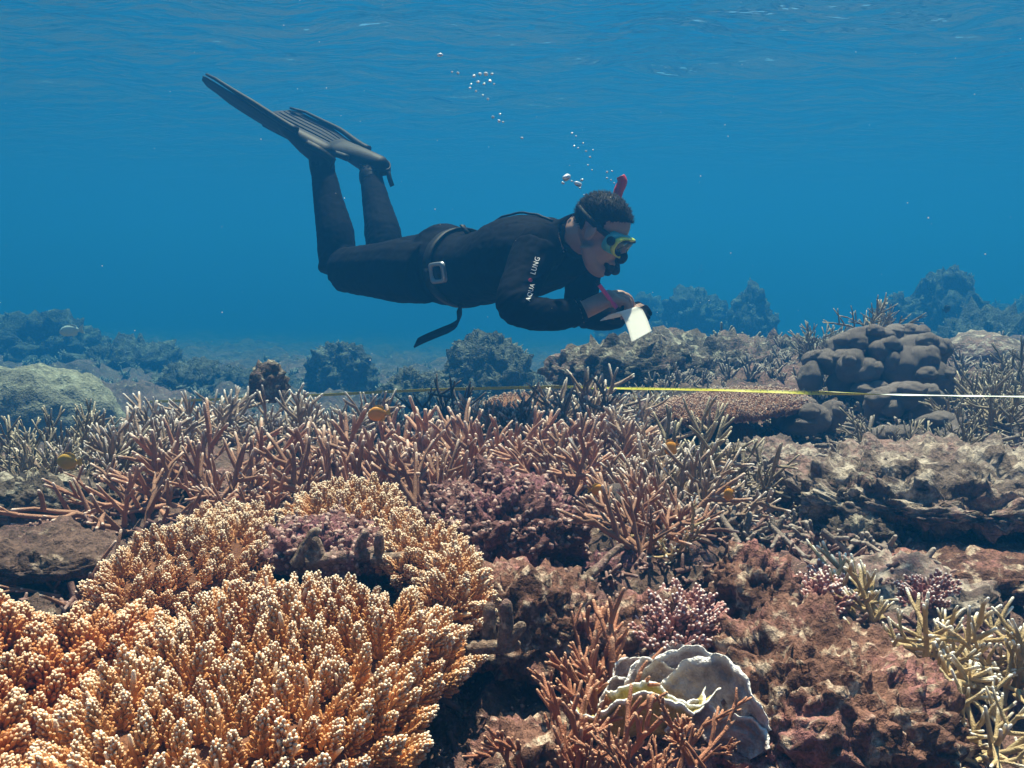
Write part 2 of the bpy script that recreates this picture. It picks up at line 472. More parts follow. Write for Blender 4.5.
def scatter_ground(name, label, n, box, variants, size, mat, rng, keep=None, tilt=0.35, lift=0.0):
    x = rng.uniform(box[0], box[1], n); y = rng.uniform(box[2], box[3], n)
    if keep is not None:
        k = keep(x, y); x, y = x[k], y[k]
    z = H(x, y); ms = []
    for a, b, c in zip(x, y, z):
        nrm = (rng.normal() * tilt, rng.normal() * tilt, 1)
        ms.append((rng.randint(len(variants)), np.array(frame(nrm, rng.uniform(0, 6.28), rng.uniform(*size), (a, b, c + lift)))))
    o = structure(name, join_instances(variants, ms).mesh(name, mat), 'stuff'); o['label'] = label
    return o

# ---- rocks of the near right side
red_rock = rock('reef_rock', 'big rough red-brown rock filling the bottom right corner', 'rock', 815, 735, 1.20, (0.185, 0.20, 0.15), rock_red, 1, 6, 0.2, 1.7, 0.07, (0, 0.35, 0.2))
rock('reef_rock', 'dark lumpy red-brown rock under the pink finger coral', 'rock', 752, 596, 1.45, (0.075, 0.09, 0.08), rock_red, 2, 5, 0.25, 1.5, 0.08)
rock('reef_rock', 'low broken rock that carries the pale scroll coral', 'rock', 690, 800, 1.08, (0.14, 0.10, 0.07), rock_red, 13, 5, 0.25)
rock('reef_rock', 'small pitted rock standing behind the pale scroll coral', 'rock', 655, 640, 1.32, (0.10, 0.08, 0.06), rock_red, 12, 5, 0.25)
rock('reef_rock', 'low rusty rock between the brown bushy coral and the golden table coral', 'rock', 525, 775, 1.03, (0.075, 0.08, 0.06), rock_red, 5, 5, 0.25, 1.6, 0.08)
ledge = rock('reef_rock', 'overhanging sandy-topped ledge with a dark hollow below', 'rock', 955, 487, 2.02, (0.40, 0.25, 0.070), rock_sand, 3, 6, 0.22, 1.5, 0.08, (0.05, -0.03, -0.15), flat=False)
rock('reef_rock', 'rough block at the shadowed end of the sandy ledge', 'rock', 868, 500, 1.98, (0.12, 0.12, 0.075), rock_grey, 21, 5, 0.28, 1.7, 0.09)
rock('reef_rock', 'greenish block under the near end of the ledge', 'rock', 862, 540, 1.86, (0.075, 0.06, 0.05), rock_grey, 22, 5, 0.28, 1.7, 0.08)
rock('reef_rock', 'sandy patch of flat rock around the small pink coral sprig', 'rock', 880, 600, 1.62, (0.22, 0.14, 0.06), rock_sand, 23, 5, 0.2, 1.7, 0.05)
rock('reef_rock', 'brown pebbly slab in the hollow under the ledge', 'rock', 990, 575, 1.75, (0.25, 0.14, 0.05), rock_red, 24, 5, 0.15, 1.7, 0.05)
rock('reef_rock', 'pale algae-dusted hump beside the rubble slope', 'rock', 775, 462, 2.5, (0.13, 0.13, 0.06), rock_sand, 25, 5, 0.22, 1.7, 0.07)
rock('reef_rock', 'tall knobbly purple-brown rock in the middle of the reef', 'rock', 500, 540, 1.62, (0.15, 0.13, 0.115), rock_purple, 4, 6, 0.22, 1.6, 0.09)
rock('reef_rock', 'shaded purple rock below the knobbly mound', 'rock', 525, 625, 1.36, (0.12, 0.11, 0.09), rock_red, 6, 5, 0.25, 1.6, 0.09)
rock('reef_rock', 'dead purple coral block between the golden coral clumps', 'rock', 335, 548, 1.54, (0.13, 0.10, 0.05), rock_purple, 31, 5, 0.25, 1.6, 0.09)
rock('reef_rock', 'bare brown shelf at the edge of the frame behind the golden corals', 'rock', 30, 556, 1.62, (0.18, 0.12, 0.04), ground_mat, 32, 5, 0.18, 1.6, 0.05)
rock('reef_rock', 'dark burrowed block among the staghorn at the edge of the frame', 'rock', 40, 502, 1.95, (0.15, 0.10, 0.055), rock_grey, 33, 5, 0.25, 1.6, 0.08)
rock('reef_rock', 'upright dead coral stump above the staghorn tips', 'rock', 268, 388, 3.0, (0.065, 0.06, 0.085), rock_grey, 34, 4, 0.3, 1.5, 0.1)
rock('reef_rock', 'grey hump of reef behind the writing hand', 'rock', 700, 368, 4.6, (0.42, 0.3, 0.16), rock_grey, 35, 5, 0.25, 1.7, 0.09)
rock('reef_rock', 'long grey reef shoulder sloping up to the lobed boulder coral', 'rock', 790, 372, 4.9, (0.45, 0.4, 0.17), rock_grey, 36, 5, 0.25, 1.7, 0.09)
rock('reef_rock', 'smooth beige dome behind the lobed boulder coral', 'rock', 985, 356, 4.4, (0.20, 0.2, 0.11), rock_sand, 37, 4, 0.1, 1.4, 0.02)
rock('reef_rock', 'dark crusted block directly under the slate', 'rock', 630, 372, 4.1, (0.36, 0.25, 0.13), rock_grey, 38, 5, 0.28, 1.7, 0.1)

dead_m = rock_mat('dead_branch_skin', [(0.12, 0.075, 0.06), (0.26, 0.18, 0.14), (0.44, 0.35, 0.28), (0.30, 0.18, 0.17)], 18.0, (0.5, 0.66), 0.003)
def dead_branch(label, a, b, r, side=(), seed=0):
    rng = np.random.RandomState(seed); p0, p1 = P(*a), P(*b); d = p1 - p0; g = Geo()
    q, pts = finger((0, 0, 0), d, d.length, r * 1.15, r * 0.8, rng.normal(size=3) * 0.08, 7, 10, 0, rng, 0.02); g.geo(q)
    for k in range(len(side)):
        e = np.array(side[k]); q, _ = finger(pts[1 + k * 2], e, np.linalg.norm(e), r * 0.95, r * 0.75, (0, 0, 0.1), 4, 9, 0); g.geo(q)
    v = g.V(); v = v + 0.0016 * np.stack([pnoise(v * 90 + 5), pnoise(v * 90 + 25), pnoise(v * 90 + 45)], 1)
    tag(link('dead_coral_branch', mk_mesh('dead_coral_branch', v, g.f, None, dead_m), None, p0), label, 'dead coral')
dead_branch('thick dead branch lying across the gap behind the golden table coral', (306, 562, 1.44), (400, 546, 1.46), 0.011, [(-0.01, 0, 0.03), (0.015, 0, 0.035)], 1)
dead_branch('upright dead stub at the end of the long dead branch', (296, 565, 1.45), (318, 522, 1.45), 0.010, [(0.03, -0.01, 0.01)], 2)
dead_branch('short dead branch leaning on the cream coral clump', (372, 560, 1.43), (418, 556, 1.42), 0.010, [(0.0, 0, 0.035)], 3)
dead_branch('blunt dead stub between the table coral and the rusty rock', (488, 640, 1.22), (489, 605, 1.22), 0.0105, [], 4)
dead_branch('second blunt dead stub beside the rusty rock', (506, 650, 1.2), (506, 612, 1.2), 0.011, [(0.02, 0, 0.02)], 5)
dead_branch('low dead branch bridging the shade beside the table coral tip', (452, 650, 1.2), (515, 648, 1.2), 0.011, [], 6)
dead_branch('dead branch lying in front of the knobbly rock', (570, 596, 1.42), (610, 548, 1.5), 0.008, [(0.02, 0, 0.01)], 7)

# ---- far coral heads fading into the water
def bommie(label, px, py, Y, radii, seed, amp=0.25, n_tuft=120, cat='coral head', name='coral_head', mat=None, smooth=False):
    """py: pixel of its top; it stands on the seabed"""
    top = P(px, py, Y); g0 = float(H0(top.x, Y)[0]); rz = max(0.15, top.z - g0)
    o = rock(name, label, cat, px, py, Y, (radii[0], radii[1], rz), mat or rock_far, seed, 5, amp, 1.5 if radii[0] < 0.6 else 2.2, 0.1 if not smooth else 0.02)
    o.location.z = g0
    if n_tuft:
        g = tufts(o, 'growth', '', n_tuft, np.random.RandomState(seed), 0.0, (0.35 * Y / 8, 1.0 * Y / 8), FAR_TUFTS, 0.01)
        c = link('growth', g.mesh('growth', tuft_far_mat), o); c['kind'] = 'stuff'
    return o
boulder_mat = rock_mat('boulder_coral_skin', [(0.15, 0.13, 0.10), (0.24, 0.21, 0.16), (0.34, 0.31, 0.24), (0.20, 0.17, 0.13)], 3.0, (0.5, 0.7), 0.01, True, 40)
bommie('broad pale rounded boulder coral with a shadowed hollow at its end', 38, 366, 5.4, (0.50, 0.35, 0.16), 41, 0.10, 0, 'boulder coral', 'boulder_coral', boulder_mat, True)
bommie('tall dim coral head at the far edge behind the pale fish', 25, 318, 12.5, (1.1, 0.8, 0.55), 42)
bommie('dim hump of far reef sloping down behind the pale fish', 128, 342, 11.0, (0.6, 0.7, 0.40), 43)
bommie('low dim coral hump at the foot of the far slope', 190, 362, 8.5, (0.35, 0.5, 0.22), 44, 0.25, 70)
bommie('blocky dark coral head below the knees of the diver', 342, 342, 9.0, (0.36, 0.3, 0.27), 45, 0.25, 80)
bommie('low pale hump beside the blocky coral head', 245, 372, 8.8, (0.55, 0.45, 0.12), 46, 0.25, 60)
bommie('pale knobbly coral head under the hanging strap', 490, 338, 6.6, (0.36, 0.35, 0.27), 47, 0.25, 160)
bommie('low pale coral rise in front of the knobbly coral head', 420, 374, 6.4, (0.35, 0.3, 0.10), 48, 0.25, 80)
bommie('far dark coral head just beyond the slate', 692, 291, 14.5, (0.60, 0.6, 0.45), 49)
bommie('round dark far coral head between slate and lobed coral', 752, 284, 13.0, (0.36, 0.4, 0.36), 50, 0.2, 60)
bommie('tall domed far coral head standing alone at the side', 950, 266, 12.0, (0.50, 0.5, 0.42), 51, 0.18, 50)
bommie('stepped shoulder leaning on the tall domed coral head', 898, 300, 12.0, (0.38, 0.4, 0.25), 52, 0.25, 70)
bommie('low far reef flat beyond the beige dome', 1005, 316, 9.5, (0.75, 0.6, 0.22), 53, 0.25, 120)
bommie('faint far ridge showing behind the forearm', 640, 296, 17.0, (0.9, 0.7, 0.45), 54, 0.25, 60)
bommie('faint ridge at the end of view past the domed head', 1045, 292, 17.0, (1.1, 0.8, 0.6), 55, 0.25, 60)

rs = np.random.RandomState(11)
def keep_far(x, y):
    return pnoise(np.stack([x, y, x * 0], 1) * 0.8) > -0.15
scatter_ground('far_coral_cover', 'small corals covering the far reef floor', 1500, (-7, 9, 5.0, 13), FAR_TUFTS, (0.7, 1.9), tuft_far_mat, rs, lambda x, y: keep_far(x, y) & (np.abs(x) < y * 0.75))
scatter_ground('reef_coral_cover', 'small grey corals crowding the reef slope behind the tape', 900, (-0.3, 3.6, 3.3, 5.6), FAR_TUFTS, (0.45, 1.1), rubble_mat, rs, lambda x, y: np.abs(x) < y * 0.7)
scatter_ground('coral_rubble', 'broken grey coral branches heaped on the slope', 2600, (0.1, 1.9, 1.7, 3.4), SHARDS, (0.6, 1.3), rubble_mat, rs, lambda x, y: (x > 0.18 * y - 0.1) & (x < 0.72 * y), 0.5, 0.004)
scatter_ground('encrusting_knobs', 'tiny knobbly growths on the reef floor', 1800, (-1.3, 1.2, 0.9, 2.2), KNOBS, (0.2, 0.7), knob_mat, rs, lambda x, y: (np.abs(x) < y * 0.7) & (pnoise(np.stack([x, y, x * 0], 1) * 5) > -0.05), 0.4)
scatter_ground('shard_litter', 'short dead coral bits strewn between the near corals', 1900, (-1.2, 1.1, 1.0, 2.3), SHARDS, (0.4, 0.9), knob_mat, rs, lambda x, y: np.abs(x) < y * 0.7, 0.6)
pale_knob = coral_mat('pink_crust', (0.25, 0.13, 0.10), (0.40, 0.25, 0.20), (0.66, 0.52, 0.44), 500, 0.0008, 0.8, 0.2, 16, (0.2, 1.0))
for o in list(ROCKS):
    if o.location.y < 2.6 and o.data.materials[0] is rock_purple:
        n = int(900 * max(o.dimensions.x, o.dimensions.y)); rr_ = np.random.RandomState(n)
        pur = o.data.materials[0] is rock_purple
        g = tufts(o, 'knobs', '', n * 3, rr_, -0.1, (0.15, 0.9), KNOBS, 0.002)
        if g:
            c = link('knobs', g.mesh('knobs', knob_mat if pur else pale_knob), o); c['kind'] = 'stuff'

# ------------------------------------------------------------------ staghorn corals
def stem_geo(rng, L=0.16, r=0.0072, sides=7, nb=5, spread=0.8, sub=True, droop=0.0):
    g = Geo()
    bend = np.array([rng.normal() * 0.22, rng.normal() * 0.22, 0.05])
    q, pts = finger((0, 0, -0.035), (rng.normal() * 0.08, rng.normal() * 0.08, 1), L + 0.035, r * 1.25, r * 0.52, bend, 7, sides, 0.022, rng, 0.02)
    g.geo(q); az = rng.uniform(0, 6.28)
    for k in range(nb):
        t = 0.25 + 0.6 * (k + rng.uniform(0, 0.8)) / nb
        i = min(len(pts) - 4, t * 6); i0 = int(i); p = pts[i0] * (1 - i + i0) + pts[i0 + 1] * (i - i0)
        az += 2.4 + rng.normal() * 0.4; e = spread * rng.uniform(0.7, 1.25)
        d = (math.sin(e) * math.cos(az), math.sin(e) * math.sin(az), math.cos(e))
        Lb = L * rng.uniform(0.32, 0.75) * (1.05 - 0.5 * t)
        q, bp = finger(p, d, Lb, r * 0.95, r * 0.50, (0, 0, rng.uniform(0.0, 0.35)), 5, sides, 0.018, rng, 0.02); g.geo(q)
        if sub and rng.rand() < 0.6:
            az2 = az + rng.choice([-1, 1]) * 0.8
            d = (math.sin(e) * math.cos(az2), math.sin(e) * math.sin(az2), math.cos(e) + 0.2)
            q, _ = finger(bp[2], d, Lb * rng.uniform(0.4, 0.65), r * 0.82, r * 0.46, (0, 0, 0.2), 4, sides, 0.016, rng, 0.02); g.geo(q)
    return g
sr = np.random.RandomState(21)
stag_brown = coral_mat('staghorn_brown', (0.32, 0.150, 0.095), (0.40, 0.21, 0.14), (0.84, 0.64, 0.54), 420, 0.0010, 0.65, 0.3, 5, (0.3, 1.0))
stag_mauve = coral_mat('staghorn_mauve', (0.26, 0.165, 0.12), (0.36, 0.245, 0.18), (0.86, 0.75, 0.69), 420, 0.0010, 0.65, 0.25, 5, (0.15, 0.95))
stag_olive = coral_mat('staghorn_olive', (0.20, 0.15, 0.10), (0.31, 0.235, 0.16), (0.66, 0.56, 0.42), 420, 0.0010, 0.65, 0.25, 5, (0.2, 1.0))
stag_pale = coral_mat('staghorn_pale_yellow', (0.40, 0.27, 0.13), (0.52, 0.39, 0.22), (0.95, 0.90, 0.82), 420, 0.0010, 0.6, 0.2, 6, (0.1, 0.9))
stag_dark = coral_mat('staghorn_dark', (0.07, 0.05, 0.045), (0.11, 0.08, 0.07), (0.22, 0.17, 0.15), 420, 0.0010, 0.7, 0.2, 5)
STEMS = {}
def stems(key, mat, n=8, **kw):
    STEMS[key] = [stem_geo(sr, **kw).mesh('branch', mat) for _ in range(n)]
stems('brown', stag_brown, 10, L=0.15, r=0.0068, nb=5)
stems('brown_long', stag_brown, 6, L=0.20, r=0.0078, nb=3, spread=0.75)
stems('mauve', stag_mauve, 10, L=0.15, r=0.0056, nb=5)
stems('olive', stag_olive, 8, L=0.15, r=0.0046, nb=6, spread=0.75)
stems('pale', stag_pale, 8, L=0.13, r=0.0055, nb=5, spread=1.0)
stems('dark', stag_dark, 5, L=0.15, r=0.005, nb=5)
def colony(label, px, py, Y, rad, n, key, scale=1.0, lean=0.95, seed=0, group=None, z=None, axis=(0, 0, 1), name='staghorn_coral'):
    """a staghorn colony whose crown centre stands at this pixel and distance; rooted in the seabed"""
    rng = np.random.RandomState(seed * 7 + int(px) + int(py) * 3)
    c = P(px, py, Y); base = Vector((c.x, c.y, (Hs(c.x, c.y) if z is None else z)))
    root = thing(name, label, 'coral', base, group)
    q0 = Vector((0, 0, 1)).rotation_difference(Vector(axis).normalized())
    n = int(n * 1.25)
    for k in range(n):
        rr = rad * math.sqrt((k + 0.5) / n); a = k * 2.39996 + rng.uniform(-0.4, 0.4)
        x, y = rr * math.cos(a) * 1.0, rr * math.sin(a) * 0.8
        e = lean * (rr / rad) ** 1.2 * rng.uniform(0.5, 1.2)
        d = Vector((math.sin(e) * math.cos(a) + rng.normal() * 0.48, math.sin(e) * math.sin(a) + rng.normal() * 0.48, math.cos(e)))
        me = STEMS[key][rng.randint(len(STEMS[key]))]
        zz = 0.0
        if z is None and axis == (0, 0, 1): zz = max(-0.05, min(0.06, Hs(base.x + x * 0.7, base.y + y * 0.7) - base.z))
        o = link('branch', me, root)
        o.matrix_local = Matrix.Translation(q0 @ Vector((x * 0.7, y * 0.7, zz))) @ (q0.to_matrix().to_4x4()) @ frame(d, rng.uniform(0, 6.28), scale * rng.uniform(0.6, 1.15))
    return root
colony('thick-armed tan staghorn coral between the pink-crusted shelf and the golden ridge', 128, 510, 1.88, 0.13, 12, 'brown_long', 0.7, 1.3, 46)
colony('tan antler coral close behind the top of the golden ridge', 190, 488, 1.95, 0.13, 12, 'brown_long', 0.72, 1.25, 47)
colony('mauve staghorn coral just above the crusted grey block at the side', 105, 478, 2.2, 0.15, 14, 'mauve', 0.9, 1.1, 48)
colony('olive staghorn coral growing over the crusted grey block at the frame edge', 15, 485, 2.12, 0.15, 14, 'olive', 0.85, 1.1, 49)
colony('short brown staghorn coral right above the dead purple block', 270, 492, 1.9, 0.13, 13, 'brown', 0.75, 1.15, 50)
colony('fine-branched grey-brown staghorn coral at the edge of the frame below the pale boulder', 30, 440, 2.75, 0.19, 22, 'olive', 1.0, 0.9, 1)
colony('slim grey-brown staghorn coral beside the dark hollow of the pale boulder', 88, 455, 2.55, 0.14, 16, 'olive', 0.95, 0.9, 2)
colony('tangled olive-brown staghorn coral beside the yellow fish', 60, 490, 2.2, 0.18, 18, 'olive', 0.9, 1.1, 3)
colony('grey-mauve staghorn coral rising at the near end of the left thicket', 130, 460, 2.35, 0.17, 20, 'mauve', 0.95, 0.95, 4)
colony('pale-tipped staghorn coral just below the dead stump', 200, 430, 2.75, 0.20, 24, 'mauve', 1.05, 0.95, 5)
colony('tall-tipped staghorn coral behind the dead stump', 180, 412, 3.15, 0.2, 18, 'mauve', 1.0, 0.95, 6)
colony('thick brown staghorn coral sprawling above the golden coral ridge', 215, 475, 2.1, 0.17, 18, 'brown_long', 0.85, 1.2, 7)
colony('grey staghorn coral between the dead stump and the orange fish', 290, 430, 2.7, 0.18, 22, 'mauve', 1.05, 0.85, 8)
colony('mauve staghorn coral standing close behind the orange fish by the tape', 355, 415, 2.95, 0.18, 20, 'mauve', 1.0, 0.8, 9)
colony('big pinkish brown staghorn coral in front of the orange fish', 390, 450, 2.3, 0.20, 26, 'brown', 1.1, 0.9, 10)
colony('reddish-brown staghorn coral just behind the golden clumps', 330, 470, 2.05, 0.16, 18, 'brown_long', 0.85, 1.0, 11)
colony('low red-brown staghorn coral over a dark gap in the middle', 430, 485, 2.0, 0.15, 16, 'brown_long', 0.85, 1.15, 12)
colony('long-armed brown staghorn coral with one arching branch', 470, 450, 2.35, 0.17, 16, 'brown_long', 0.95, 1.1, 13)
colony('dark staghorn coral on the tape under the strap', 452, 398, 3.3, 0.10, 10, 'dark', 1.05, 1.0, 14)
colony('brown staghorn coral right of the arching branch', 525, 455, 2.3, 0.17, 22, 'brown', 0.95, 0.9, 15)
colony('grey-brown staghorn coral midway under the belly of the diver', 520, 415, 2.85, 0.2, 26, 'mauve', 1.0, 0.85, 16)
colony('tall spiky pale staghorn coral under the forearm', 560, 395, 3.0, 0.15, 18, 'mauve', 1.15, 0.9, 17)
colony('spread-armed staghorn coral at the end of the yellow tape', 597, 400, 2.9, 0.12, 12, 'mauve', 1.15, 1.15, 18)
colony('dense pinkish staghorn coral below the spread-armed one', 585, 440, 2.4, 0.18, 26, 'brown', 0.95, 0.85, 19)
colony('brown staghorn coral behind the small orange fish in the middle', 560, 475, 2.05, 0.16, 18, 'brown', 0.9, 1.0, 20)
colony('slender staghorn coral beside the shaded flat table coral', 632, 450, 2.45, 0.16, 20, 'mauve', 0.95, 0.95, 21)
colony('pale sprig of staghorn coral on the tape', 655, 382, 3.35, 0.06, 9, 'pale', 0.75, 1.0, 22)
colony('mauve staghorn coral under the yellow-orange fish', 640, 480, 2.1, 0.16, 18, 'mauve', 0.95, 1.0, 23)
colony('sparse staghorn coral with tall rusty stem next to the rubble', 700, 490, 2.15, 0.15, 12, 'olive', 1.1, 1.0, 24)
colony('low tangled staghorn coral beside the deep orange fish', 690, 520, 1.9, 0.15, 16, 'mauve', 0.85, 1.2, 25)
colony('short staghorn coral sprouting above the pink finger coral', 640, 530, 1.75, 0.12, 14, 'brown', 0.8, 1.1, 26)
colony('tan staghorn clump squeezed between the crusted blocks', 655, 560, 1.66, 0.08, 10, 'brown', 0.6, 1.2, 45)
colony('golden-brown staghorn sprig directly behind the pink finger coral', 672, 560, 1.58, 0.04, 6, 'pale', 0.6, 0.9, 27)
rock('reef_rock', 'small crusted block behind the pink finger coral', 'rock', 618, 585, 1.55, (0.09, 0.07, 0.05), rock_purple, 61, 5, 0.25, 1.6, 0.09)
rock('reef_rock', 'low crusted block right behind the golden sprig', 'rock', 700, 572, 1.68, (0.10, 0.07, 0.045), rock_red, 62, 5, 0.25, 1.6, 0.09)
colony('half-dead staghorn coral in the rubble', 760, 510, 2.1, 0.14, 10, 'olive', 0.85, 1.2, 28)
colony('grey staghorn tangle between lobed coral and frame edge', 985, 395, 3.2, 0.2, 26, 'olive', 1.0, 1.05, 29)
colony('olive staghorn coral at the frame edge above the tape', 1040, 385, 3.4, 0.2, 20, 'olive', 1.0, 1.0, 30)
colony('olive staghorn coral at the frame edge below the tape', 1000, 425, 2.8, 0.18, 20, 'olive', 0.95, 1.1, 31)
colony('tiny staghorn sprig growing on top of the lobed boulder coral', 875, 330, 3.9, 0.09, 9, 'olive', 0.8, 0.9, 32, z=P(875, 330, 3.9).z)
colony('low grey staghorn bush behind the lobed boulder coral', 825, 340, 4.3, 0.18, 18, 'olive', 0.9, 0.9, 33)
colony('little pale staghorn tuft below the slate paper', 662, 352, 4.0, 0.10, 10, 'pale', 0.8, 1.0, 34)
colony('small staghorn bush between the sandy ledge and the boulder lobes', 890, 455, 2.6, 0.12, 12, 'olive', 0.75, 1.1, 35)
colony('yellowish staghorn stubs on the ledge near the frame edge', 960, 455, 2.5, 0.10, 10, 'olive', 0.7, 1.1, 36)
# near pale staghorn at the right
colony('cream-tipped pale yellow staghorn coral beside the red-brown rock', 935, 625, 1.33, 0.10, 15, 'pale', 0.85, 1.35, 37, z=P(935, 672, 1.33).z)
colony('cream-tipped pale yellow staghorn coral cut by the frame edge', 1012, 640, 1.3, 0.09, 12, 'pale', 0.85, 1.35, 38, z=P(1012, 680, 1.3).z)
colony('small white-tipped staghorn coral low in the corner', 978, 720, 1.16, 0.07, 9, 'pale', 0.75, 1.4, 39, z=P(978, 745, 1.16).z)
colony('bleached staghorn stub in the very corner', 1030, 735, 1.08, 0.05, 6, 'pale', 0.7, 1.4, 44)
colony('thin golden sprig beside the sandy patch', 868, 640, 1.45, 0.04, 5, 'pale', 0.8, 0.8, 40)
colony('thick blunt antler coral lying behind the golden table coral', 65, 548, 1.52, 0.05, 6, 'brown_long', 0.65, 1.5, 41)
colony('two-fingered brown coral sprig in the shade under the golden table coral', 465, 725, 1.02, 0.035, 5, 'brown_long', 0.42, 1.0, 42)
colony('three-armed brown coral sprig standing by the knobbly rock', 640, 520, 1.55, 0.035, 5, 'brown_long', 0.62, 1.1, 43, z=P(640, 545, 1.55).z)

# ------------------------------------------------------------------ golden table corals
def branchlet_geo(rng, h=0.042, r=0.0068, nk=66, kl=0.0052, kr=0.0019, sides=5, flare=1.0):
    g = Geo()
    q, _ = finger((0, 0, -0.03), (rng.normal() * 0.06, rng.normal() * 0.06, 1), h * 0.80 + 0.03, r * 1.3, r * 0.26, (rng.normal() * 0.06, rng.normal() * 0.06, 0), 5, 7, h * 0.3); g.geo(q)
    for k in range(nk):
        s = (k + rng.uniform(0, 1)) / nk; z = h * (0.02 + 0.98 * s); a = k * 2.39996 + rng.normal() * 0.25
        rr = r * (1.42 - 1.25 * s) * 0.85; e = 0.95 - 0.55 * s + rng.normal() * 0.12
        d = (math.sin(e) * math.cos(a), math.sin(e) * math.sin(a), math.cos(e))
        L = kl * (1.45 - 0.7 * s) * rng.uniform(0.75, 1.25) * flare
        q, _ = finger((rr * math.cos(a), rr * math.sin(a), z), d, L, kr * 1.05, kr * 0.85, (0, 0, 0.3), 3, sides, L * 0.9)
        t = 0.12 + 0.88 * s ** 1.6
        q.t[0] = q.t[0] * t
        g.geo(q)
    return g
gold_mat = coral_mat('golden_table_coral', (0.50, 0.22, 0.075), (0.62, 0.31, 0.125), (0.96, 0.83, 0.66), 700, 0.0006, 0.55, 0.18, 4, (0.15, 0.95))
gold_dark = coral_mat('amber_table_coral', (0.43, 0.15, 0.04), (0.53, 0.22, 0.075), (0.92, 0.74, 0.54), 700, 0.0006, 0.55, 0.18, 4, (0.25, 1.0))
cream_mat = coral_mat('cream_finger_coral', (0.50, 0.23, 0.10), (0.60, 0.33, 0.16), (0.95, 0.80, 0.62), 700, 0.0006, 0.55, 0.18, 6, (0.1, 0.9))
pink_mat = coral_mat('pink_finger_coral', (0.33, 0.14, 0.13), (0.43, 0.21, 0.19), (0.90, 0.78, 0.78), 700, 0.0006, 0.55, 0.18, 6, (0.15, 0.95))
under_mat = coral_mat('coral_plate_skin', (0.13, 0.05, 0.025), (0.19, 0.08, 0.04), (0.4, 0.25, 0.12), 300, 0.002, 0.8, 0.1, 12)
br = np.random.RandomState(5)
BL = {'gold': [branchlet_geo(br, br.uniform(0.034, 0.054)) for _ in range(12)],
      'amber': [branchlet_geo(br, br.uniform(0.03, 0.042), 0.010, 80, 0.0062, 0.0024) for _ in range(10)],
      'cream': [branchlet_geo(br, br.uniform(0.026, 0.036), 0.0065, 50, 0.0045, 0.0018) for _ in range(10)],
      'pink': [branchlet_geo(br, br.uniform(0.024, 0.034), 0.0058, 12, 0.0042, 0.0028) for _ in range(8)]}
BL_LOW = {'gold': [branchlet_geo(br, 0.044, 0.0068, 34, 0.006, 0.0026, 4) for _ in range(5)], 'amber': [branchlet_geo(br, 0.036, 0.010, 36, 0.0072, 0.0032, 4) for _ in range(5)],
          'cream': [branchlet_geo(br, 0.031, 0.0065, 24, 0.0052, 0.0025, 4) for _ in range(5)], 'pink': [branchlet_geo(br, 0.029, 0.0058, 12, 0.0042, 0.0028, 4) for _ in range(5)]}
BM = {'gold': gold_mat, 'amber': gold_dark, 'cream': cream_mat, 'pink': pink_mat}
BLM = {k: [g.mesh('branchlet', BM[k]) for g in v] for k, v in BL.items()}
def inside(poly, x, y):
    c = False; j = len(poly) - 1
    for i in range(len(poly)):
        if ((poly[i][1] > y) != (poly[j][1] > y)) and x < (poly[j][0] - poly[i][0]) * (y - poly[i][1]) / (poly[j][1] - poly[i][1]) + poly[i][0]: c = not c
        j = i
    return c
def edge_dist(poly, x, y):
    best, nrm = 9, (0, 0)
    for i in range(len(poly)):
        ax, ay = poly[i - 1]; bx, by = poly[i]; dx, dy = bx - ax, by - ay
        t = max(0, min(1, ((x - ax) * dx + (y - ay) * dy) / (dx * dx + dy * dy)))
        ex, ey = x - ax - t * dx, y - ay - t * dy; d = math.hypot(ex, ey)
        if d < best: best, nrm = d, (-ex / (d + 1e-9), -ey / (d + 1e-9))
    return best, nrm
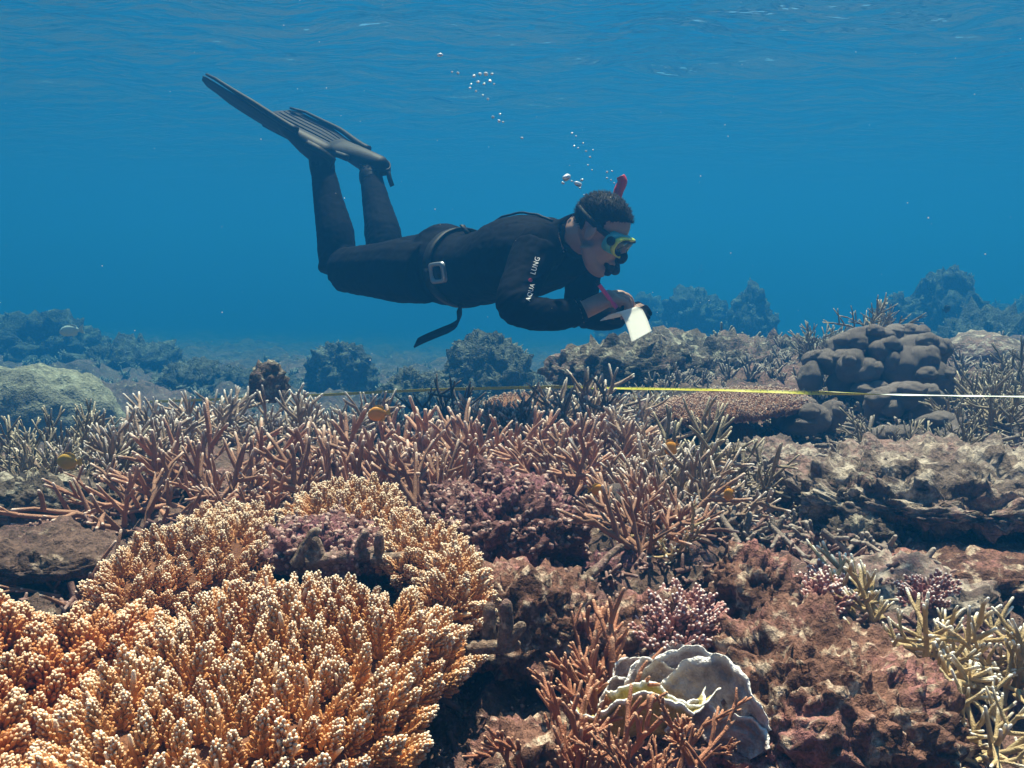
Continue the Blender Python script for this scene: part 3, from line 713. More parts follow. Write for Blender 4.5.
def table_coral(label, outline, zplane, key, gap, seed, droop=0.05, dome=0.03, wave=0.018, edge_w=0.09, name='table_coral', size=1.0, thick=0.035, slope=(0, 0), max_parts=300):
    """a plate or cushion of upright branchlets; outline: pixels of its rim on the level zplane"""
    rng = np.random.RandomState(seed)
    poly = [tuple(on_plane(px, py, zplane)[:2]) for px, py in outline]
    xs = [p[0] for p in poly]; ys = [p[1] for p in poly]
    cx, cy = sum(xs) / len(xs), sum(ys) / len(ys)
    def top(x, y):
        d, n = edge_dist(poly, x, y); e = max(0, 1 - d / edge_w)
        w = float(fbm(np.array([[x * 7 + seed, y * 7, 0.5]]), 2)[0])
        return zplane - droop * e * e + dome * min(1, d / (edge_w * 2.5)) + wave * w + slope[0] * (x - cx) + slope[1] * (y - cy), e, n
    root = thing(name, label, 'coral', (cx, cy, zplane - thick))
    pts = []; tries = 0; PA = np.zeros((6000, 2))
    while tries < 9000:
        tries += 1
        x, y = rng.uniform(min(xs), max(xs)), rng.uniform(min(ys), max(ys))
        if not inside(poly, x, y): continue
        gg = (gap * (0.72 if edge_dist(poly, x, y)[0] < edge_w * 0.6 else 1)) ** 2
        m_ = len(pts)
        if m_ == 0 or ((PA[:m_, 0] - x) ** 2 + (PA[:m_, 1] - y) ** 2).min() > gg: PA[m_] = (x, y); pts.append((x, y)); tries = max(0, tries - 25)
    pts.sort(key=lambda p: p[0] ** 2 + p[1] ** 2)
    rest = []
    for i, (x, y) in enumerate(pts):
        z, e, n = top(x, y)
        d = Vector((n[0] * e ** 1.5 * 1.2, n[1] * e ** 1.5 * 1.2, 1.0)) + Vector(rng.normal(size=3) * 0.14)
        M = frame(d, rng.uniform(0, 6.28), size * rng.uniform(0.8, 1.2), (x - cx, y - cy, z - zplane + thick - 0.012))
        v = rng.randint(len(BLM[key])) if root.get('_n', 0) < max_parts else rng.randint(5)
        vis = abs(x) < 0.62 * y + 0.03 and y > 0.75
        if vis and root.get('_n', 0) < max_parts:
            o = link('branchlet', BLM[key][v], root); o.matrix_local = M; root['_n'] = root.get('_n', 0) + 1
        else: rest.append((v % 5, np.array(M)))
    if '_n' in root: del root['_n']
    if rest:
        o = link('outer_branchlets', join_instances(BL_LOW[key], rest).mesh('outer_branchlets', BM[key]), root); o['kind'] = 'stuff'
    # the plate itself: a lumpy sheet with thickness that the branchlets stand on
    n = 26; gx = np.linspace(min(xs), max(xs), n * 2); gy = np.linspace(min(ys), max(ys), n * 2)
    idx = {}; V = []; Fc = []; Tt = []
    for i, x in enumerate(gx):
        for j, y in enumerate(gy):
            if inside(poly, x, y): idx[(i, j)] = len(V); V.append((x - cx, y - cy, top(x, y)[0] - zplane + thick - 0.012))
    m = len(V)
    core = [(a, b, c - thick * (0.5 + 0.9 * min(1, edge_dist(poly, a + cx, b + cy)[0] / edge_w))) for a, b, c in V]
    faces = []
    for (i, j) in idx:
        q = [(i, j), (i + 1, j), (i + 1, j + 1), (i, j + 1)]
        if all(k in idx for k in q):
            faces.append([idx[k] for k in q])
    edges = {}
    for q in faces:
        for a, b in zip(q, q[1:] + q[:1]): edges[(a, b)] = 1
    allf = [tuple(q) for q in faces] + [tuple(a + m for a in reversed(q)) for q in faces]
    for (a, b) in edges:
        if (b, a) not in edges: allf.append((b, a, a + m, b + m))
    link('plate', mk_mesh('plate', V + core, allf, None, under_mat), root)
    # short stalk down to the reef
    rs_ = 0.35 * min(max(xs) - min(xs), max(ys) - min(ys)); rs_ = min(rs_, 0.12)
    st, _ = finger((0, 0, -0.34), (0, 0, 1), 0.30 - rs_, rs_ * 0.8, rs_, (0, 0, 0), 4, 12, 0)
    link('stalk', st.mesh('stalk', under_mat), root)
    return root
table_coral('large golden table coral with white-tipped cones filling the bottom left', [(150, 640), (190, 592), (330, 582), (400, 600), (462, 625), (425, 668), (395, 712), (330, 752), (215, 792), (60, 815), (20, 740), (70, 690)],
            -0.475, 'gold', 0.0225, 1, 0.05, 0.02)
table_coral('amber lumpy table coral along the lower frame edge', [(-140, 604), (-40, 594), (60, 605), (150, 612), (158, 650), (80, 692), (30, 735), (45, 800), (-60, 830), (-200, 800)],
            -0.48, 'amber', 0.027, 2, 0.03, 0.02, 0.03)
table_coral('golden ridge of coral behind the amber table coral', [(85, 580), (130, 548), (190, 512), (262, 500), (275, 530), (255, 560), (180, 580), (120, 600)],
            -0.465, 'cream', 0.0205, 3, 0.04, 0.03, 0.02, 0.06)
table_coral('small cream coral clump behind the dead purple block', [(285, 500), (330, 485), (395, 490), (402, 512), (350, 520), (295, 520)],
            -0.445, 'cream', 0.020, 4, 0.03, 0.02, 0.01, 0.05, 'finger_coral')
table_coral('cream coral clump between the dead purple block and the knobbly rock', [(372, 530), (402, 512), (450, 522), (470, 545), (440, 560), (395, 555)],
            -0.455, 'cream', 0.019, 5, 0.03, 0.025, 0.01, 0.05, 'finger_coral')
table_coral('small cream coral cushion at the tip of the golden table coral', [(425, 560), (458, 545), (488, 560), (482, 588), (450, 598), (425, 585)],
            -0.455, 'cream', 0.019, 6, 0.05, 0.02, 0.01, 0.05, 'finger_coral')
table_coral('pink finger coral with pale tips under the golden sprig', [(642, 602), (655, 588), (688, 582), (712, 592), (708, 608), (680, 616), (650, 614)],
            -0.49, 'pink', 0.0155, 7, 0.04, 0.0, 0.006, 0.05, 'finger_coral')
table_coral('small pink coral sprig on the sandy patch', [(795, 588), (810, 572), (832, 568), (835, 590), (815, 600)],
            -0.53, 'pink', 0.0165, 8, 0.02, 0.02, 0.006, 0.04, 'finger_coral', 1.2)
table_coral('dim pink coral cluster in the hollow under the ledge', [(905, 585), (925, 572), (945, 575), (940, 590), (915, 594)],
            -0.55, 'pink', 0.017, 9, 0.02, 0.02, 0.006, 0.04, 'finger_coral')
# flat pinkish table coral in the middle distance
flat_top = coral_mat('flat_table_coral', (0.42, 0.24, 0.19), (0.52, 0.34, 0.27), (0.75, 0.6, 0.5), 260, 0.002, 0.8, 0.1, 8)
BL['flat'] = [branchlet_geo(br, 0.012, 0.004, 7, 0.003, 0.0022, 4) for _ in range(5)]; BM['flat'] = flat_top; BL_LOW['flat'] = BL['flat']
BLM['flat'] = [g.mesh('branchlet', flat_top) for g in BL['flat']]
table_coral('flat pinkish table coral shelf under the yellow tape', [(652, 406), (668, 394), (730, 384), (800, 387), (815, 397), (760, 406), (700, 411)],
            -0.412, 'flat', 0.016, 10, 0.02, 0.005, 0.006, 0.06, 'table_coral', 1.0, 0.03, (0, 0), 0)
table_coral('small ragged plate coral beside the dark staghorn', [(478, 404), (490, 393), (540, 390), (548, 400), (520, 408)],
            -0.47, 'flat', 0.022, 11, 0.02, 0.005, 0.006, 0.05, 'table_coral', 1.0, 0.03, (0, 0), 0)
# ------------------------------------------------------------------ lobed boulder corals
lobe_mat = coral_mat('lobed_boulder_coral', (0.27, 0.205, 0.19), (0.38, 0.30, 0.28), (0.4, 0.33, 0.3), 160, 0.003, 0.8, 0.12, 9)
LOBES = []
for k in range(6):
    v, f = ICO(4); v = v * (1 + 0.22 * fbm(v * 0.9 + k * 9.3, 2) + 0.02 * fbm(v * 4 + k, 2))[:, None]
    g = Geo(); g.add(v, f); LOBES.append(g.mesh('lobe', lobe_mat))
def lobed(label, lobes, Y0, seed, name='boulder_coral'):
    """lobes: (px, py, half width px, half height px, nearer by m)"""
    rng = np.random.RandomState(seed)
    c = P(sum(l[0] for l in lobes) / len(lobes), max(l[1] + l[3] for l in lobes), Y0)
    root = thing(name, label, 'coral', c)
    for (px, py, w, h, near) in lobes:
        Y = Y0 - near; p = P(px, py, Y); s = Y / F_PX
        o = link('lobe', LOBES[rng.randint(6)], root)
        o.matrix_local = Matrix.Translation(p - c) @ Matrix.Rotation(rng.uniform(-0.5, 0.5), 4, 'Z') @ Matrix.Diagonal((w * s, (w + h) * 0.5 * s, h * s, 1))
        if w >= 14:
            for j in range(2):                                   # budding knuckles on the larger lobes
                a = rng.uniform(0.3, 2.84); k = rng.uniform(0.42, 0.6)
                q = Vector((math.cos(a) * w * 0.62 * s, -rng.uniform(0.3, 0.75) * w * s, math.sin(a) * h * 0.62 * s))
                o = link('lobe', LOBES[rng.randint(6)], root)
                o.matrix_local = Matrix.Translation(p - c + q) @ Matrix.Rotation(rng.uniform(-1, 1), 4, 'Z') @ Matrix.Diagonal((w * s * k, w * s * k, h * s * k, 1))
    return root
lobed('large lavender-brown boulder coral of round lobes', [
    (866, 352, 28, 20, -0.10), (905, 354, 26, 18, -0.10), (885, 376, 46, 28, -0.12), (845, 350, 20, 17, .05), (868, 338, 20, 14, .02), (892, 338, 16, 13, .02), (912, 340, 18, 14, .03),
    (884, 350, 14, 13, .13), (916, 352, 22, 18, .1), (930, 352, 16, 18, .04), (900, 368, 16, 20, .16), (918, 368, 18, 22, .17), (852, 366, 15, 17, .17), (866, 372, 14, 14, .2),
    (832, 362, 18, 14, .08), (815, 362, 14, 12, .05), (810, 378, 12, 16, .1), (932, 376, 20, 14, .2), (942, 384, 14, 12, .2), (870, 392, 20, 12, .2), (840, 384, 14, 14, .1)], 3.4, 1)
lobed('low lavender-brown coral arch in front of the large lobed one', [
    (885, 402, 20, 16, 0), (905, 396, 24, 15, .02), (925, 402, 18, 18, 0), (893, 408, 12, 10, .05), (876, 412, 10, 14, 0), (918, 412, 14, 12, .03)], 2.98, 2)
lobed('lavender-brown lobes where the tape passes the flat table coral', [
    (798, 408, 18, 13, 0), (812, 418, 18, 15, .05), (830, 416, 14, 16, .02), (785, 418, 14, 12, 0), (800, 426, 20, 10, .05)], 2.85, 3)
lobed('chain of small lavender lobes nearest the ledge', [
    (882, 436, 15, 12, 0), (908, 438, 18, 12, .02), (938, 424, 22, 14, -.03), (958, 430, 14, 12, 0), (948, 438, 18, 12, .03), (925, 434, 12, 10, 0), (935, 444, 8, 7, .06)], 2.7, 4)
lobed('round knobbly tan coral cushion beside the small orange fish', [
    (618, 492, 12, 9, 0), (630, 488, 12, 9, 0), (640, 494, 11, 9, .01), (624, 500, 11, 8, .03), (636, 503, 11, 8, .03), (648, 503, 9, 8, .01), (612, 503, 8, 7, .02)], 1.85, 5)

# ------------------------------------------------------------------ brown bushy coral near the bottom
bush_mat = coral_mat('brown_bushy_coral', (0.33, 0.125, 0.07), (0.42, 0.18, 0.105), (0.62, 0.36, 0.24), 500, 0.0008, 0.65, 0.15, 8, (0.3, 1.0))
def bush_stem(rng, L=0.15, r=0.0040):
    g = Geo()
    def grow(p, d, L, r, lev):
        q, pts = finger(p, d, L, r * 1.15, r * 0.72, (rng.normal() * 0.1, rng.normal() * 0.1, 0.18), 6, 7, 0.012 if lev == 0 else 0.01, rng, 0.015); g.geo(q)
        if lev < 3:
            nb = rng.randint(2, 4) if lev < 2 else rng.randint(1, 3)
            for k in range(nb):
                i = rng.randint(1, 5); a = rng.uniform(0, 6.28); e = rng.uniform(0.35, 0.7)
                dd = np.array(d) / np.linalg.norm(d) * math.cos(e) + np.array((math.cos(a), math.sin(a), 0.2)) * math.sin(e)
                grow(pts[i], dd, L * rng.uniform(0.45, 0.75), r * 0.9, lev + 1)
    grow(np.array((0, 0, -0.02)), (rng.normal() * 0.1, rng.normal() * 0.1, 1), L * 0.62, r, 0)
    return g
bs = np.random.RandomState(9)
STEMS['bush'] = [bush_stem(bs).mesh('branch', bush_mat) for _ in range(8)]
def zat(px, py, Y): return P(px, py, Y).z
colony('large brown bushy coral with upright fingers beside the pale scroll coral', 598, 690, 1.16, 0.055, 11, 'bush', 1.05, 0.6, 51, z=zat(598, 715, 1.16), name='bushy_coral')
colony('darker brown bushy coral at the bottom in front of the scroll coral', 570, 745, 1.0, 0.055, 11, 'bush', 0.85, 0.7, 52, z=zat(570, 790, 1.0), name='bushy_coral')
colony('short brown bushy coral at the very bottom against the scroll coral', 655, 775, 0.93, 0.05, 9, 'bush', 0.62, 0.8, 53, z=zat(655, 800, 0.93), name='bushy_coral')
colony('brown forked coral rising over the rim of the pale scroll coral', 700, 745, 0.93, 0.02, 4, 'bush', 0.55, 0.7, 54, z=zat(690, 760, 0.93), name='bushy_coral')

# ------------------------------------------------------------------ pale scroll coral
scroll_mat = coral_mat('pale_scroll_coral', (0.27, 0.20, 0.19), (0.52, 0.44, 0.44), (0.94, 0.91, 0.91), 260, 0.002, 0.6, 0.08, 34, (0.3, 1.0))
scroll_yellow = coral_mat('yellow_scroll_coral', (0.42, 0.33, 0.10), (0.55, 0.45, 0.16), (0.95, 0.93, 0.88), 200, 0.002, 0.6, 0.08, 40, (0.55, 1.0))
def plate(rng, w, h, curl, thick=0.004, na=60, nr=28, spread=1.25, scallop=0.07, wav=0.13, seed=0):
    """a fan-shaped coral leaf rising from the origin: half-angle spread, height h, curled toward +y"""
    V = []; T = []
    for side in (1, -1):
        for i in range(nr):
            s = i / (nr - 1)
            for j in range(na):
                a = (j / (na - 1) * 2 - 1) * spread
                rim = 1 + 0.045 * abs(math.sin(a * 6.5 + seed)) + 0.02 * abs(math.sin(a * 15 + seed * 2.1)) + 0.07 * math.sin(a * 2.1 + seed)
                r = s * rim
                x = w * r * math.sin(a); z = h * r * (0.35 + 0.65 * math.cos(a)); y = curl * r * r + wav * w * r * math.sin(a * 4 + seed) + curl * 0.6 * math.sin(a) ** 2 * r
                b = float(pnoise(np.array([[x * 48 + seed, z * 48, seed]]))[0]) * 0.010 * min(1, s * 3) * (1 - 0.5 * s) + float(pnoise(np.array([[x * 130 + seed, z * 130, seed]]))[0]) * 0.0025 + 0.0012 * math.sin(r * 42)
                y += side * thick * 0.5 * (1 - 0.4 * s) + b
                V.append((x, y, z)); T.append(max(0, (s - 0.86) / 0.14))
    f = []; m = nr * na
    for i in range(nr - 1):
        for j in range(na - 1):
            q = (i * na + j, i * na + j + 1, (i + 1) * na + j + 1, (i + 1) * na + j)
            f.append(q); f.append(tuple(m + k for k in reversed(q)))
    for j in range(na - 1):
        k = (nr - 1) * na + j; f.append((k, k + 1, m + k + 1, m + k))
    for i in range(nr - 1):
        k = i * na; f.append((k, k + na, m + k + na, m + k)); k = i * na + na - 1; f.append((k + na, k, m + k, m + k + na))
    g = Geo(); g.add(V, f, T); return g
def scroll():
    base = P(668, 745, 1.12); root = thing('scroll_coral', 'pale grey scroll coral with white scalloped rims and a yellow lower lip', 'coral', base)
    rng = np.random.RandomState(4)
    spec = [  # px, py, Y of the leaf root, width, height, curl, lean about x, turn about z, material, seed
        (690, 735, 1.16, 0.085, 0.115, -0.03, -0.12, -0.25, scroll_mat, 1.0),
        (722, 760, 1.10, 0.080, 0.120, -0.02, -0.2, -0.65, scroll_mat, 2.0),
        (735, 770, 1.07, 0.050, 0.075, -0.01, -0.2, -0.6, scroll_mat, 5.0),
        (706, 722, 1.20, 0.050, 0.080, -0.012, -0.1, 0.3, scroll_mat, 11.0),
        (628, 728, 1.12, 0.034, 0.050, -0.012, -0.1, -0.3, scroll_mat, 12.0),
        (684, 742, 1.08, 0.040, 0.055, -0.014, 0.0, 0.5, scroll_mat, 13.0),
        (655, 705, 1.15, 0.042, 0.062, -0.015, -0.15, 0.1, scroll_mat, 3.0),
        (636, 700, 1.18, 0.040, 0.062, -0.012, -0.15, 0.4, scroll_mat, 4.0),
        (674, 700, 1.22, 0.045, 0.075, -0.01, -0.25, 0.0, scroll_mat, 6.0),
        (618, 715, 1.14, 0.030, 0.045, -0.01, -0.3, 0.6, scroll_mat, 7.0),
        (640, 735, 1.08, 0.095, 0.060, 0.03, 1.15, 0.15, scroll_yellow, 8.0),
        (668, 728, 1.09, 0.075, 0.050, 0.025, 0.9, -0.15, scroll_yellow, 9.0),
        (655, 722, 1.12, 0.045, 0.035, 0.015, 0.5, 0.1, scroll_yellow, 10.0)]
    for (px, py, Y, w, h, curl, lean, turn, mat, sd) in spec:
        g = plate(rng, w * 0.98, h * 1.0, curl, seed=sd)
        o = link('leaf', g.mesh('leaf', mat), root)
        o.matrix_local = Matrix.Translation(P(px - 4, py, Y) - base) @ Matrix.Rotation(turn, 4, 'Z') @ Matrix.Rotation(lean, 4, 'X')
scroll()
# ------------------------------------------------------------------ the diver
suit = plain_mat('black_neoprene', (0.0022, 0.003, 0.007), 0.85, 0, 0.05, 0.35, 35)
skin = plain_mat('skin', (0.37, 0.22, 0.165), 0.5, 0, 0.4, 0.12, 90)
hair_m = plain_mat('dark_hair', (0.012, 0.010, 0.010), 0.75, 0, 0.15, 0.5, 220)
rubber = plain_mat('black_rubber', (0.007, 0.008, 0.011), 0.6, 0, 0.2, 0.2, 60)
fin_m = plain_mat('grey_black_fin_rubber', (0.013, 0.016, 0.026), 0.65, 0, 0.12, 0.2, 40)
steel = plain_mat('buckle_grey', (0.30, 0.32, 0.35), 0.35, 0.6, 0.5, 0.1, 60)
yellow_m = plain_mat('yellow_mask_rim', (0.55, 0.62, 0.06), 0.4, 0, 0.5, 0.1, 60)
cyan_m = plain_mat('turquoise_mask_skirt', (0.10, 0.42, 0.42), 0.35, 0, 0.5, 0.1, 60)
red_m = plain_mat('red_snorkel_tip', (0.75, 0.035, 0.04), 0.4, 0, 0.5, 0.1, 60)
paper_m = plain_mat('white_paper', (0.86, 0.86, 0.84), 0.7, 0, 0.2, 0.04, 60)
_nt = paper_m.node_tree; _tl = _nt.nodes.new('ShaderNodeBsdfTranslucent'); _mx = _nt.nodes.new('ShaderNodeMixShader')
_tl.inputs[0].default_value = (0.85, 0.85, 0.83, 1); _mx.inputs[0].default_value = 0.5
_nt.links.new(_nt.nodes['Principled BSDF'].outputs[0], _mx.inputs[1]); _nt.links.new(_tl.outputs[0], _mx.inputs[2]); _nt.links.new(_mx.outputs[0], _nt.nodes['Material Output'].inputs[0])
pink_pen = plain_mat('magenta_pencil', (0.70, 0.05, 0.22), 0.4, 0, 0.4, 0.05, 60)
white_print = plain_mat('white_print', (0.80, 0.80, 0.82), 0.6, 0, 0.2, 0.05, 60)
red_print = plain_mat('red_print', (0.30, 0.02, 0.04), 0.6, 0, 0.2, 0.05, 60)
lens_m, _nt, _b = new_mat('mask_lens', 0.06, 0.7)
_b.inputs['Base Color'].default_value = (0.07, 0.085, 0.03, 1); _b.inputs['Coat Weight'].default_value = 0.4

def nrm(v): return Vector(v).normalized()
def loft(secs, n=24):
    """closed skin through elliptical sections: (centre, side half-axis vector, depth half-axis vector)"""
    V = []; f = []
    ang = [2 * math.pi * j / n for j in range(n)]
    for c, a, b in secs:
        for t in ang: V.append(tuple(Vector(c) + Vector(a) * math.cos(t) + Vector(b) * math.sin(t)))
    m = len(secs)
    for k in range(m - 1):
        for j in range(n):
            j2 = (j + 1) % n; f.append((k * n + j, k * n + j2, (k + 1) * n + j2, (k + 1) * n + j))
    f.append(tuple((m - 1) * n + j for j in range(n))); f.append(tuple(reversed(range(n))))
    g = Geo(); g.add(V, f); return g
def smooth_pts(pts, rad, k=6):
    """Catmull-Rom through joints"""
    P_ = [Vector(p) for p in pts]; out = []; ro = []
    for i in range(len(P_) - 1):
        a = P_[max(0, i - 1)]; b = P_[i]; c = P_[i + 1]; d = P_[min(len(P_) - 1, i + 2)]
        for j in range(k):
            t = j / k
            out.append(0.5 * ((2 * b) + (c - a) * t + (2 * a - 5 * b + 4 * c - d) * t * t + (3 * b - a - 3 * c + d) * t ** 3))
            ro.append(rad[i] * (1 - t) + rad[i + 1] * t)
    out.append(P_[-1]); ro.append(rad[-1])
    return [tuple(p) for p in out], ro
def limb(pts, rad, n=16):
    p, r = smooth_pts(pts, rad); return tube(p, r, n, cap0=True)
def ell(c, a, b, d, sub=3):
    v, f = ICO(sub); M = np.array([list(a), list(b), list(d)]); g = Geo(); g.add(v @ M + np.array(c), f); return g
def remesh(g, voxel, iters=4, fac=0.5):
    me = g.mesh('tmp', None); o = bpy.data.objects.new('tmp', me); COL.objects.link(o)
    m = o.modifiers.new('r', 'REMESH'); m.mode = 'VOXEL'; m.voxel_size = voxel
    s = o.modifiers.new('s', 'SMOOTH'); s.factor = fac; s.iterations = iters
    dg = bpy.context.evaluated_depsgraph_get()
    out = bpy.data.meshes.new_from_object(o.evaluated_get(dg))
    bpy.data.objects.remove(o); bpy.data.meshes.remove(me)
    return out
def ribbon(pts, wide, thick):
    """flat strap: pts, width vectors, thickness; a closed box profile along a path"""
    pts = [Vector(p) for p in pts]; V = []; f = []
    for i, p in enumerate(pts):
        t = (pts[min(i + 1, len(pts) - 1)] - pts[max(i - 1, 0)]).normalized()
        w = Vector(wide[i]) if isinstance(wide, list) else Vector(wide)
        nn = t.cross(w).normalized() * thick * 0.5
        V += [tuple(p + w * 0.5 + nn), tuple(p - w * 0.5 + nn), tuple(p - w * 0.5 - nn), tuple(p + w * 0.5 - nn)]
    for i in range(len(pts) - 1):
        for j in range(4):
            j2 = (j + 1) % 4; f.append((i * 4 + j, i * 4 + j2, i * 4 + 4 + j2, i * 4 + 4 + j))
    f.append((0, 3, 2, 1)); k = (len(pts) - 1) * 4; f.append((k, k + 1, k + 2, k + 3))
    g = Geo(); g.add(V, f); return g

def diver():
    hipc = P(447, 270, 3.20); shc = P(554, 258, 2.86)
    Dv = (shc - hipc).normalized()                       # toward the head
    Sv = Vector((-0.64, -0.77, 0)); Sv = (Sv - Dv * Sv.dot(Dv)).normalized()   # his right
    Bv = Sv.cross(Dv).normalized()
    if Bv.z < 0: Bv = -Bv                                # his back, up
    LT = (shc - hipc).length
    root = thing('person', 'snorkeller in a black wetsuit hovering over the reef and writing on a slate', 'person', hipc)
    def local(me):
        me.transform(Matrix.Translation(-hipc)); return me
    def part(name, g, mat, parent=root, smooth=True):
        o = link(name, local(g.mesh(name, mat, smooth)), parent); return o
    body = Geo()
    # torso: t along axis (share of hip-shoulder length), half width, half depth, shift to the back
    sec = [(-0.24, .055, .035, .01), (-0.20, .105, .075, .012), (-0.12, .150, .115, .014), (0.0, .165, .136, .020), (0.12, .160, .126, .006), (0.28, .150, .114, -.012),
           (0.45, .156, .117, -.003), (0.62, .168, .128, .012), (0.80, .176, .126, .014), (0.95, .170, .108, .016), (1.05, .125, .088, .012), (1.13, .075, .068, .008), (1.18, .06, .058, 0)]
    def tor(t):
        ts = [s[0] for s in sec]
        a, b, s = [np.interp(t, ts, [q[k] for q in sec]) for k in (1, 2, 3)]
        return hipc + Dv * (t * LT) + Bv * s, a, b
    body.geo(loft([(tor(t)[0], Sv * tor(t)[1], Bv * tor(t)[2]) for t in np.linspace(-0.24, 1.18, 30)], 32))
    # head frame
    hc = P(602, 231, 2.73); HS = 0.84
    Fh = nrm((0.74, -0.33, -0.56)); Uh = nrm(Vector((0, 0, 1)) - Fh * Fh.z); Sh = Fh.cross(Uh)
    Fh0, Sh0, Uh0 = Fh, Sh, Uh; Fh, Sh, Uh = Fh * HS, Sh * HS, Uh * HS
    def hp(f, s, u): return hc + Fh * f + Sh * s + Uh * u
    body.geo(limb([tor(1.02)[0] + Bv * 0.01, P(570, 238, 2.80), hp(-0.03, 0, -0.03)], [.070, .062, .058]))
    body.geo(ell(hp(-.015, 0, .032), Fh * .099, Sh * .077, Uh * .088))
    body.geo(ell(hp(.035, 0, -.035), Fh * .060, Sh * .062, Uh * .080))
    body.geo(limb([hp(.0, .055, -.06), hp(.045, .035, -.105), hp(.072, 0, -.115), hp(.045, -.035, -.105), hp(.0, -.055, -.06)], [.022, .022, .022, .022, .022]))
    body.geo(limb([hp(.092, 0, .0), hp(.112, 0, -.035), hp(.104, 0, -.045)], [.010, .015, .012]))
    body.geo(limb([hp(.088, .022, -.072), hp(.096, 0, -.074), hp(.088, -.022, -.072)], [.008, .011, .008]))
    for s in (1, -1):
        body.geo(ell(hp(-.008, s * .079, -.012), Fh * .021 + Sh * s * .010, Sh * .010, Uh * .036))
    # legs
    legs = {}
    for key, hip, knee, ankle in (('r', P(424, 272, 3.12), P(339, 270, 3.42), P(322, 166, 3.58)), ('l', P(458, 259, 3.28), P(386, 262, 3.58), P(371, 176, 3.80))):
        sh = ankle - knee
        calf_back = (hip - knee).normalized()
        body.geo(limb([hip + (hip - knee) * 0.05, hip * 0.72 + knee * 0.28, hip * 0.4 + knee * 0.6, knee * 0.94 + hip * 0.06], [.100, .105, .090, .074]))
        body.geo(limb([knee + (knee - hip) * 0.02, knee + sh * 0.12, knee + sh * 0.34 + calf_back * 0.012, knee + sh * 0.65 + calf_back * 0.004, knee + sh * 0.92, ankle + sh * 0.04], [.068, .064, .067, .053, .042, .044]))
        legs[key] = (knee, ankle)
    # arms
    arms = {'r': [P(535, 252, 2.74), P(523, 280, 2.67), P(515, 306, 2.60), P(547, 315, 2.65), P(580, 312, 2.71)],
            'l': [P(584, 256, 2.98), P(582, 284, 2.96), P(583, 310, 2.98), P(602, 316, 2.91), P(618, 316, 2.85)]}
    wr = {'r': [.066, .055, .046, .043, .036], 'l': [.064, .052, .046, .042, .036]}
    for k in ('r', 'l'): body.geo(limb(arms[k], wr[k]))
    body.geo(ell(P(541, 248, 2.77), Dv * .075, Sv * .07, Bv * .07))
    body.geo(ell(P(578, 250, 2.95), Dv * .075, Sv * .07, Bv * .07))
    # right hand closed on a pencil
    w = arms['r'][-1]; h0 = len(body.v); hv = nrm((0.86, 0.10, 0.42)); wv = Vector((0.05, -0.97, -0.20)); wv = (wv - hv * wv.dot(hv)).normalized(); nv = hv.cross(wv).normalized()
    if nv.z < 0: nv = -nv                                  # back of the hand, up
    body.geo(loft([(w - hv * 0.03, wv * .030, nv * .026), (w + hv * 0.01, wv * .028, nv * .022), (w + hv * 0.035, wv * .036, nv * .021), (w + hv * 0.065, wv * .042, nv * .019), (w + hv * 0.088, wv * .042, nv * .016), (w + hv * 0.096, wv * .034, nv * .010)], 20))
    for i, (L, cu) in enumerate(((0.92, 0.75), (1.0, 0.95), (0.95, 1.15), (0.8, 1.3))):      # index (far) to little finger (near)
        b0 = w + hv * (0.088 - abs(i - 1.2) * 0.004) + wv * (-0.033 + 0.0225 * i)
        e1 = hv * math.cos(0.5 * cu) - nv * math.sin(0.5 * cu); e2 = hv * math.cos(1.5 * cu) - nv * math.sin(1.5 * cu); e3 = hv * math.cos(2.1 * cu) - nv * math.sin(2.1 * cu)
        k1 = b0 + e1 * 0.042 * L; k2 = k1 + e2 * 0.027 * L; k3 = k2 + e3 * 0.021 * L
        body.geo(tube(*smooth_pts([b0 - hv * 0.02, b0, k1, k2, k3], [.0085, .0092, .0086, .0078, .0064], 3), 9, cap0=True))
    t0 = w + hv * 0.03 - wv * 0.03; t1 = t0 + hv * 0.032 - wv * 0.016 - nv * 0.016; t2 = t1 + hv * 0.03 + wv * 0.008 - nv * 0.014; t3 = t2 + hv * 0.022 + wv * 0.012 - nv * 0.006
    body.geo(tube(*smooth_pts([t0, t1, t2, t3], [.013, .012, .011, .0085], 3), 9, cap0=True))
    for k in range(h0, len(body.v)): body.v[k] = (body.v[k] - np.array(w)) * 1.2 + np.array(w)
    pen_a = t3 + Vector((0.004, -0.004, -0.022)); t0_r, t3_r = t0, t3
    # left hand, gloved, under the slate
    w2 = arms['l'][-1]; h2 = nrm((0.25, -0.92, 0.22)); wv2 = nrm(Vector((0.30, 0.92, 0.1)) - h2 * h2.dot(Vector((0.30, 0.92, 0.1)))); n2 = h2.cross(wv2).normalized()
    if n2.z < 0: n2 = -n2
    body.geo(loft([(w2 - h2 * 0.03, wv2 * .032, n2 * .03), (w2 + h2 * 0.01, wv2 * .031, n2 * .025), (w2 + h2 * 0.05, wv2 * .041, n2 * .019), (w2 + h2 * 0.088, wv2 * .041, n2 * .015), (w2 + h2 * 0.096, wv2 * .034, n2 * .010)], 20))
    for i, L in enumerate((0.9, 1.0, 0.95, 0.78)):
        b0 = w2 + h2 * 0.086 + wv2 * (-0.030 + 0.020 * i); cu = 0.45 + 0.08 * i
        e1 = h2 * math.cos(.4 * cu) - n2 * math.sin(.4 * cu); e2 = h2 * math.cos(1.2 * cu) - n2 * math.sin(1.2 * cu); e3 = h2 * math.cos(1.9 * cu) - n2 * math.sin(1.9 * cu)
        k1 = b0 + e1 * .042 * L; k2 = k1 + e2 * .027 * L; k3 = k2 + e3 * .022 * L
        body.geo(tube(*smooth_pts([b0 - h2 * .02, b0, k1, k2, k3], [.010, .011, .0102, .0092, .0078], 3), 9, cap0=True))
